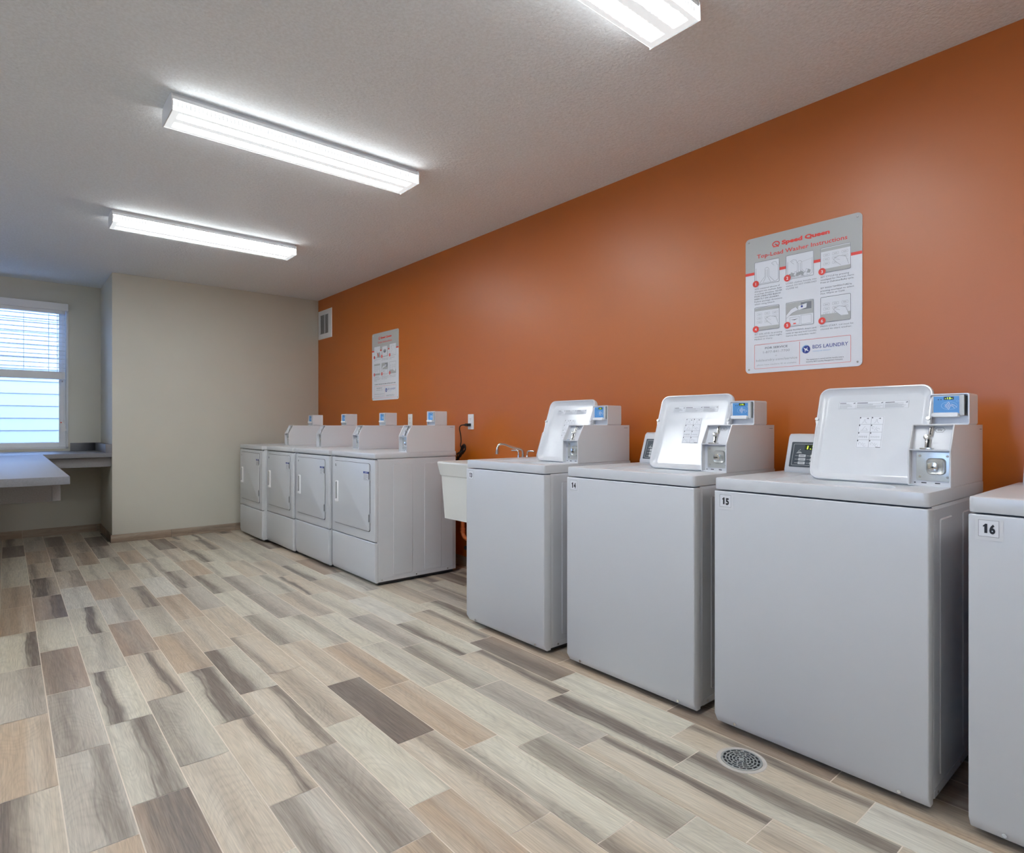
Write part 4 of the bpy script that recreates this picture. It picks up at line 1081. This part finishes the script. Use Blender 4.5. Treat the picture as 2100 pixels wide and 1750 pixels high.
    fl.text('FOR SERVICE', 0.152, 0.1115, 0.0095, 'ink_grey', 4, align='C', width=0.107, bold=0.02)
    fl.text('1-877-841-7700', 0.152, 0.0915, 0.0105, 'ink_lightgrey', 4, align='C', width=0.126)
    fl.text('or', 0.152, 0.0745, 0.007, 'ink_lightgrey', 4, align='C')
    fl.text('bdslaundry.com/service', 0.152, 0.0545, 0.0105, 'ink_lightgrey', 4, align='C', width=0.196)
    fl.text('please have machine ID # available', 0.152, 0.0345, 0.0065, 'ink_lightgrey', 4, align='C', width=0.188)
    fl.disc(0.289, 0.092, 0.0185, 'ink_blue', 4, 24); fl.arc(0.289, 0.092, 0.0175, 1.2, 3.6, 0.004, 'ink_skyblue', 5, 12)
    fl.poly([(0.277, 0.101), (0.290, 0.094), (0.297, 0.103), (0.294, 0.092), (0.302, 0.082), (0.288, 0.088), (0.284, 0.076), (0.284, 0.090)], 'sign_white', 5)
    fl.text('BDS LAUNDRY', 0.318, 0.0925, 0.0155, 'ink_blue', 4, width=0.148)
    fl.text('commercial solutions', 0.318, 0.0785, 0.0052, 'ink_skyblue', 4, width=0.076)
    fl.text('This equipment is owned and the laundry area is', 0.290, 0.0425, 0.0052, 'ink_black', 4, width=0.158)
    fl.text('leased by BDS Laundry Management Company', 0.290, 0.0325, 0.0052, 'ink_black', 4, width=0.154)
    tag(fl.build('printing', r), 'red, grey and black printed instructions')
    for a, b in ((0.018, SH - 0.018), (SW - 0.018, SH - 0.018), (0.018, 0.018), (SW - 0.018, 0.018)):
        mb = MB(); mb.cyl(tf(a, b, 0), tf(a, b, 0.003), 0.005, 'chrome', 12, 0.0035); mb.build('screw', r)
    tag(r, label, 'sign', 'instruction signs on the orange wall')
    return r


sign((RX, 1.490, 1.358), 'Top-Load Washer Instructions', 'large white washer instruction sign on the orange wall above washer 15', [
    ('tub', ['ADD measured amount of', 'detergent into washtub. Refer', 'to package directions. *NEVER'.replace('*', ''), '*POUR UNDILUTED BLEACH', '*DIRECTLY ON LAUNDRY.', 'Follow package directions', 'when using bleach.']),
    ('load', ['LOAD clothes loosely into', 'washtub. DO NOT OVERLOAD!', 'CLOSE lid.']),
    ('pad', ['SET CYCLE by pressing', 'touchpad for Normal, Perm', 'Press or Delicates/Bulky cycle.', '', 'SET WASH TEMPERATURE by', 'pressing touchpad to select', 'Hot, Warm or Cold.']),
    ('pad', ['SET SOIL LEVEL by pressing', 'touchpad to select Light,', 'Medium or Heavy.']),
    ('pay', ['MAKE PAYMENT. Insert card,', 'coins or tap and hold Laundry', 'Card to the contactless reader.']),
    ('press', ['PRESS START. Lid must be', 'closed to start washer.'])])
sign((RX, 5.395, 1.353), 'Dryer Instructions', 'white dryer instruction sign on the orange wall above the dryers', [
    ('filter', ['CLEAN lint filter before', 'use.']),
    ('drum', ['LOAD clothes loosely into', 'dryer. DO NOT OVERLOAD!']),
    ('close', ['CLOSE loading door', 'firmly.']),
    ('pad', ['SET TEMPERATURE by', 'pressing touchpad to select', 'Normal, Perm Press or', 'Delicates.']),
    ('pay', ['MAKE PAYMENT. Insert card,', 'coins or tap and hold Laundry', 'Card to the reader.']),
    ('press', ['PRESS START. Add money', 'for more drying time.'])],
    'CLEAN THE LINT FILTER AFTER EACH USE')

# ------------------------------------------------------------ air vent, outlets, cord
v = empty('air_vent', (RX, 6.535, 2.258)); tag(v, 'white louvred vent grille high on the orange wall by the corner', 'vent')
mb = MB(); A = [(-0.183, -0.164), (0.183, -0.164), (0.183, 0.164), (-0.183, 0.164)]; B = [(q[0] * 0.97, q[1] * 0.97) for q in A]; C = [(-0.125, -0.108), (0.100, -0.108), (0.100, 0.108), (-0.125, 0.108)]
mb.loops([[(0, -a, b) for a, b in A], [(-0.008, -a, b) for a, b in B], [(-0.010, -a, b) for a, b in C], [(-0.001, -a, b) for a, b in C]], 'white_metal'); mb.build('frame', v)
mb = MB(); mb.box(-0.0015, -0.0005, -0.100, 0.125, -0.108, 0.108, 'grey_plastic')
for k in range(22): z = -0.105 + 0.0098 * k; mb.prism([(-0.0015, z + 0.006), (-0.009, z), (-0.009, z + 0.0012), (-0.0015, z + 0.0075)], 1, -0.100, 0.125, 'vent_grey')
mb.box(-0.0095, -0.0015, -0.002, 0.004, -0.108, 0.108, 'white_metal'); mb.build('louvre', v)


def outlet(y, z, label):
    r = empty('wall_outlet', (RX, y, z)); tag(r, label, 'outlet')
    to = lambda a, b, d: (-d, -a, b)
    mb = MB(); plate(mb, -0.036, 0.036, -0.059, 0.059, 0.004, 0.006, to, 'white_plastic'); mb.build('cover_plate', r, bevel=0.0015)
    for s in (-1, 1):
        mb = MB(); plate(mb, -0.017, 0.017, s * 0.020 - 0.0145, s * 0.020 + 0.0145, 0.007, 0.0075, to, 'white_plastic')
        for a in (-0.006, 0.006): plate(mb, a - 0.001, a + 0.001, s * 0.020 - 0.001, s * 0.020 + 0.007, 0.0005, 0.0078, to, 'dark_gap')
        mb.cyl(to(0, s * 0.020 - 0.007, 0.006), to(0, s * 0.020 - 0.007, 0.0078), 0.0022, 'dark_gap', 8); mb.build('socket', r)


outlet(3.751, 1.136, 'white wall outlet with a black plug, left of the sink faucet')
outlet(4.665, 1.150, 'white wall outlet half hidden behind the coin boxes of the dryers')
pc = empty('power_cord', (RX - 0.01, 3.76, 0.86)); tag(pc, 'black power cord plugged into the outlet, with a tied loop of slack', 'cord')
ox, oy, oz = RX - 0.01, 3.76, 0.86
mb = MB()
def cp(y, z, x=2.715): return (x - ox, y - oy, z - oz)
mb.tube([cp(3.775, 1.112, 2.728), cp(3.800, 1.108, 2.70), cp(3.822, 1.085, 2.70), cp(3.828, 1.03), cp(3.822, 0.985), cp(3.83, 0.95), cp(3.81, 0.91), cp(3.84, 0.88), cp(3.865, 0.84), cp(3.885, 0.79), cp(3.89, 0.60)], 0.0042, 'black_rubber', 8)
mb.build('cable', pc)
mb = MB(); mb.box(2.715 - ox, 2.752 - ox, 3.742 - oy, 3.772 - oy, 1.101 - oz, 1.123 - oz, 'black_rubber'); mb.cyl(cp(3.768, 1.112, 2.730), cp(3.79, 1.111, 2.715), 0.008, 'black_rubber', 12, 0.005); mb.build('plug', pc, bevel=0.003)
mb = MB()
for k in range(3):
    dx = 2.70 + 0.010 * k; s = 1 - 0.13 * k
    mb.tube([cp(3.812, 0.905, dx), cp(3.790, 0.945 * 1, dx), cp(3.762 + 0.012 * k, 0.962 - 0.012 * k, dx), cp(3.742 + 0.014 * k, 0.945 - 0.012 * k, dx), cp(3.752 + 0.01 * k, 0.918, dx), cp(3.790, 0.900, dx), cp(3.812, 0.895, dx)], 0.0042, 'black_rubber', 8)
    mb.tube([cp(3.812, 0.900, dx), cp(3.845, 0.892, dx), cp(3.878 - 0.012 * k, 0.868, dx), cp(3.882 - 0.012 * k, 0.842, dx), cp(3.862, 0.838 + 0.006 * k, dx), cp(3.835, 0.865, dx), cp(3.815, 0.890, dx)], 0.0042, 'black_rubber', 8)
mb.build('tied_loops', pc)
mb = MB(); mb.cyl(cp(3.803, 0.897), cp(3.822, 0.903), 0.017, 'black_plastic', 12); mb.build('cord_tie', pc)

# ------------------------------------------------------------ laundry sink
sk = empty('laundry_sink', (2.50, 3.14, 0)); tag(sk, 'wall-hung off-white laundry tub between the dryers and washer 13', 'sink')
def so(x, y, z): return (x - 2.50, y - 3.14, z)
mb = MB()
def sl_(x0, x1, y0, y1, z, r=0.02): return [so(p, q, z) for p, q in rloop(x0, x1, y0, y1, r, 5, 4)]
mb.loops([sl_(2.275, 2.70, 2.870, 3.408, 0.478), sl_(2.258, 2.74, 2.850, 3.424, 0.768), sl_(2.252, 2.745, 2.846, 3.430, 0.772), sl_(2.236, 2.752, 2.835, 3.442, 0.852), sl_(2.238, 2.750, 2.837, 3.440, 0.862), sl_(2.262, 2.66, 2.862, 3.415, 0.862), sl_(2.285, 2.65, 2.885, 3.390, 0.83), sl_(2.325, 2.63, 2.915, 3.35, 0.50)], 'tub_plastic', True, True)
mb.build('basin', sk, smooth=False)
fl = Flat(lambda a, b, d: so(2.2640 - b * 0.10 - d - 0.003, 3.240 - a, 0.742 + b))
fl.rect(0, 0.135, 0, 0.026, 'label_slate', 1)
for k in range(7): fl.rect(0.012 + 0.016 * k, 0.023 + 0.016 * k, 0.007, 0.019, 'sticker_white', 2)
tag(fl.build('maker_label', sk), 'narrow blue maker label')
# faucet
fa = MB(); fa.box(2.655 - 2.5, 2.705 - 2.5, 2.975 - 3.14, 3.125 - 3.14, 0.862, 0.878, 'chrome'); fo = fa.build('faucet', sk, bevel=0.004)
mb = MB(); mb.tube([so(2.68, 3.05, 0.878), so(2.68, 3.05, 0.925), so(2.665, 3.055, 0.945), so(2.60, 3.075, 0.962), so(2.55, 3.09, 0.982), so(2.515, 3.10, 0.980), so(2.502, 3.105, 0.955), so(2.50, 3.106, 0.935)], 0.0085, 'chrome', 12); mb.cyl(so(2.50, 3.106, 0.915), so(2.50, 3.106, 0.94), 0.011, 'chrome', 14)
mb.cyl(so(2.68, 3.05, 0.870), so(2.68, 3.05, 0.895), 0.014, 'chrome', 14); mb.build('spout', fo, smooth=True)
for s in (-1, 1):
    mb = MB(); y = 3.05 + s * 0.045
    mb.cyl(so(2.68, y, 0.872), so(2.68, y, 0.905), 0.012, 'chrome', 14, 0.009); mb.tube([so(2.68, y, 0.90), so(2.68, y + s * 0.004, 0.930), so(2.68, y + s * 0.028, 0.936), so(2.68, y + s * 0.072, 0.934)], 0.006, 'chrome', 10)
    mb.build('tap_handle', fo, smooth=True)
mb = MB(); mb.cyl(so(2.47, 3.13, 0.487), so(2.47, 3.13, 0.46), 0.03, 'chrome', 16)
mb.tube([so(2.47, 3.13, 0.47), so(2.47, 3.13, 0.33), so(2.50, 3.13, 0.26), so(2.58, 3.16, 0.235), so(2.70, 3.30, 0.232), so(2.705, 3.60, 0.232)], 0.016, 'pipe_orange', 12)
mb.tube([so(2.705, 3.60, 0.232), so(2.705, 3.72, 0.234), so(2.705, 3.765, 0.245), so(2.705, 3.787, 0.285), so(2.705, 3.788, 0.40), so(2.705, 3.788, 0.62)], 0.016, 'pipe_orange', 12)
for z in (0.285, 0.305): mb.cyl(so(2.705, 3.788, z - 0.006), so(2.705, 3.788, z + 0.006), 0.021, 'pipe_orange', 14)
tag(mb.build('drain_pipe', sk, smooth=True), 'orange waste pipe with elbow')
for y in (3.72, 3.62):
    mb = MB(); mb.cyl(so(2.755, y, 0.17), so(2.70, y, 0.17), 0.008, 'chrome', 10); mb.cyl(so(2.715, y, 0.16), so(2.715, y, 0.20), 0.011, 'brass', 12); mb.cyl(so(2.695, y, 0.17), so(2.680, y, 0.17), 0.016, 'black_plastic', 12)
    mb.tube([so(2.715, y, 0.20), so(2.71, y - 0.01, 0.30), so(2.70, y - 0.25, 0.42), so(2.70, y - 0.50, 0.60)], 0.006, 'black_rubber', 8)
    mb.build('stop_valve', sk)
for y in (2.92, 3.36):
    mb = MB(); mb.prism([(2.76 - 2.5, 0.80), (2.735 - 2.5, 0.80), (2.735 - 2.5, 0.60), (2.76 - 2.5, 0.60)], 1, y - 3.14 - 0.015, y - 3.14 + 0.015, 'steel'); mb.build('wall_bracket', sk)

# ------------------------------------------------------------ counters
ft = empty('folding_table', (-0.35, 5.2, 0)); tag(ft, 'grey laminate folding counter running towards the window', 'table')
mb = MB(); mb.box(-0.75, 0.596, -1.46, 1.525, 0.809, 0.85, 'laminate'); mb.build('table_top', ft, bevel=0.004)
mb = MB()
mb.box(0.535, 0.572, -1.20, 1.50, 0.703, 0.809, 'laminate_apron'); mb.box(-0.70, -0.66, -1.20, 1.50, 0.703, 0.809, 'laminate_apron'); mb.box(-0.66, 0.535, -1.20, -1.16, 0.703, 0.809, 'laminate_apron'); mb.build('apron', ft, bevel=0.002)
mb = MB(); mb.box(-0.70, -0.62, -1.10, 1.45, 0, 0.703, 'beige_paint'); mb.build('support_panel', ft)
wc = empty('wall_counter', (-0.9, 7.2, 0)); tag(wc, 'narrow grey laminate counter fixed under the alcove window', 'counter')
mb = MB(); mb.box(LX + 0.9, BX + 0.9, 6.80 - 7.2 - 0.07, WY - 7.2, 0.810, 0.849, 'laminate'); mb.build('counter_top', wc, bevel=0.003)
mb = MB(); mb.box(LX + 0.9, BX + 0.9, 6.78 - 7.2, 6.82 - 7.2, 0.718, 0.810, 'laminate_apron'); mb.build('apron', wc, bevel=0.002)
mb = MB(); mb.box(0.50 + 0.9, BX + 0.9, WY - 7.2 - 0.02, WY - 7.2, 0.849, 0.930, 'laminate'); mb.box(BX + 0.9 - 0.05, BX + 0.9, 6.745 - 7.2, WY - 7.2 - 0.02, 0.849, 0.930, 'laminate')
mb.box(LX + 0.9, WIN[0] + 0.9 - 0.02, WY - 7.2 - 0.02, WY - 7.2, 0.849, 0.930, 'laminate'); mb.build('backsplash', wc, bevel=0.002)

# ------------------------------------------------------------ floor drain
fd = empty('floor_drain', (1.853, 1.016, 0)); tag(fd, 'round grey drain grate set in the floor in front of washer 15', 'drain')
mb = MB(); n = 40
def ring(r, z): return [(r * math.cos(2 * PI * i / n), r * math.sin(2 * PI * i / n), z) for i in range(n)]
mb.loops([ring(0.079, 0.0003), ring(0.077, 0.0016), ring(0.066, 0.0010), ring(0.064, 0.0004)], 'drain_cement'); mb.build('collar', fd, smooth=False)
mb = MB(); mb.loops([ring(0.0655, 0.0006)], 'dark_gap', False, True); mb.build('well', fd)
mb = MB()
zt = 0.0028
def ringband(r0, r1, m='zinc'): mb.loops([ring(r0, 0.0008), ring(r0, zt), ring(r1, zt), ring(r1, 0.0008)], m)
for r0, r1 in ((0.0648, 0.0580), (0.0505, 0.0470), (0.0400, 0.0365), (0.0295, 0.0262), (0.0190, 0.0158), (0.0090, 0.0)):
    ringband(r0, max(r1, 0.0005))
for r0, r1, cnt, ph in ((0.058, 0.0505, 16, 0), (0.047, 0.040, 14, .2), (0.0365, 0.0295, 12, .1), (0.0262, 0.019, 9, .3), (0.0158, 0.009, 6, 0)):
    for k in range(cnt):
        a = 2 * PI * k / cnt + ph; c, s = math.cos(a), math.sin(a); w = 0.0016
        P = [(r0 * c - w * s, r0 * s + w * c), (r0 * c + w * s, r0 * s - w * c), (r1 * c + w * s, r1 * s - w * c), (r1 * c - w * s, r1 * s + w * c)]
        mb.prism(P, 2, 0.0008, zt, 'zinc')
mb.build('grate', fd, weld=False)
for a in (0.5, 0.5 + PI):
    mb = MB(); x, y = 0.0545 * math.cos(a), 0.0545 * math.sin(a); mb.cyl((x, y, zt), (x, y, zt + 0.0015), 0.0048, 'chrome', 12, 0.0035); mb.build('screw', fd)
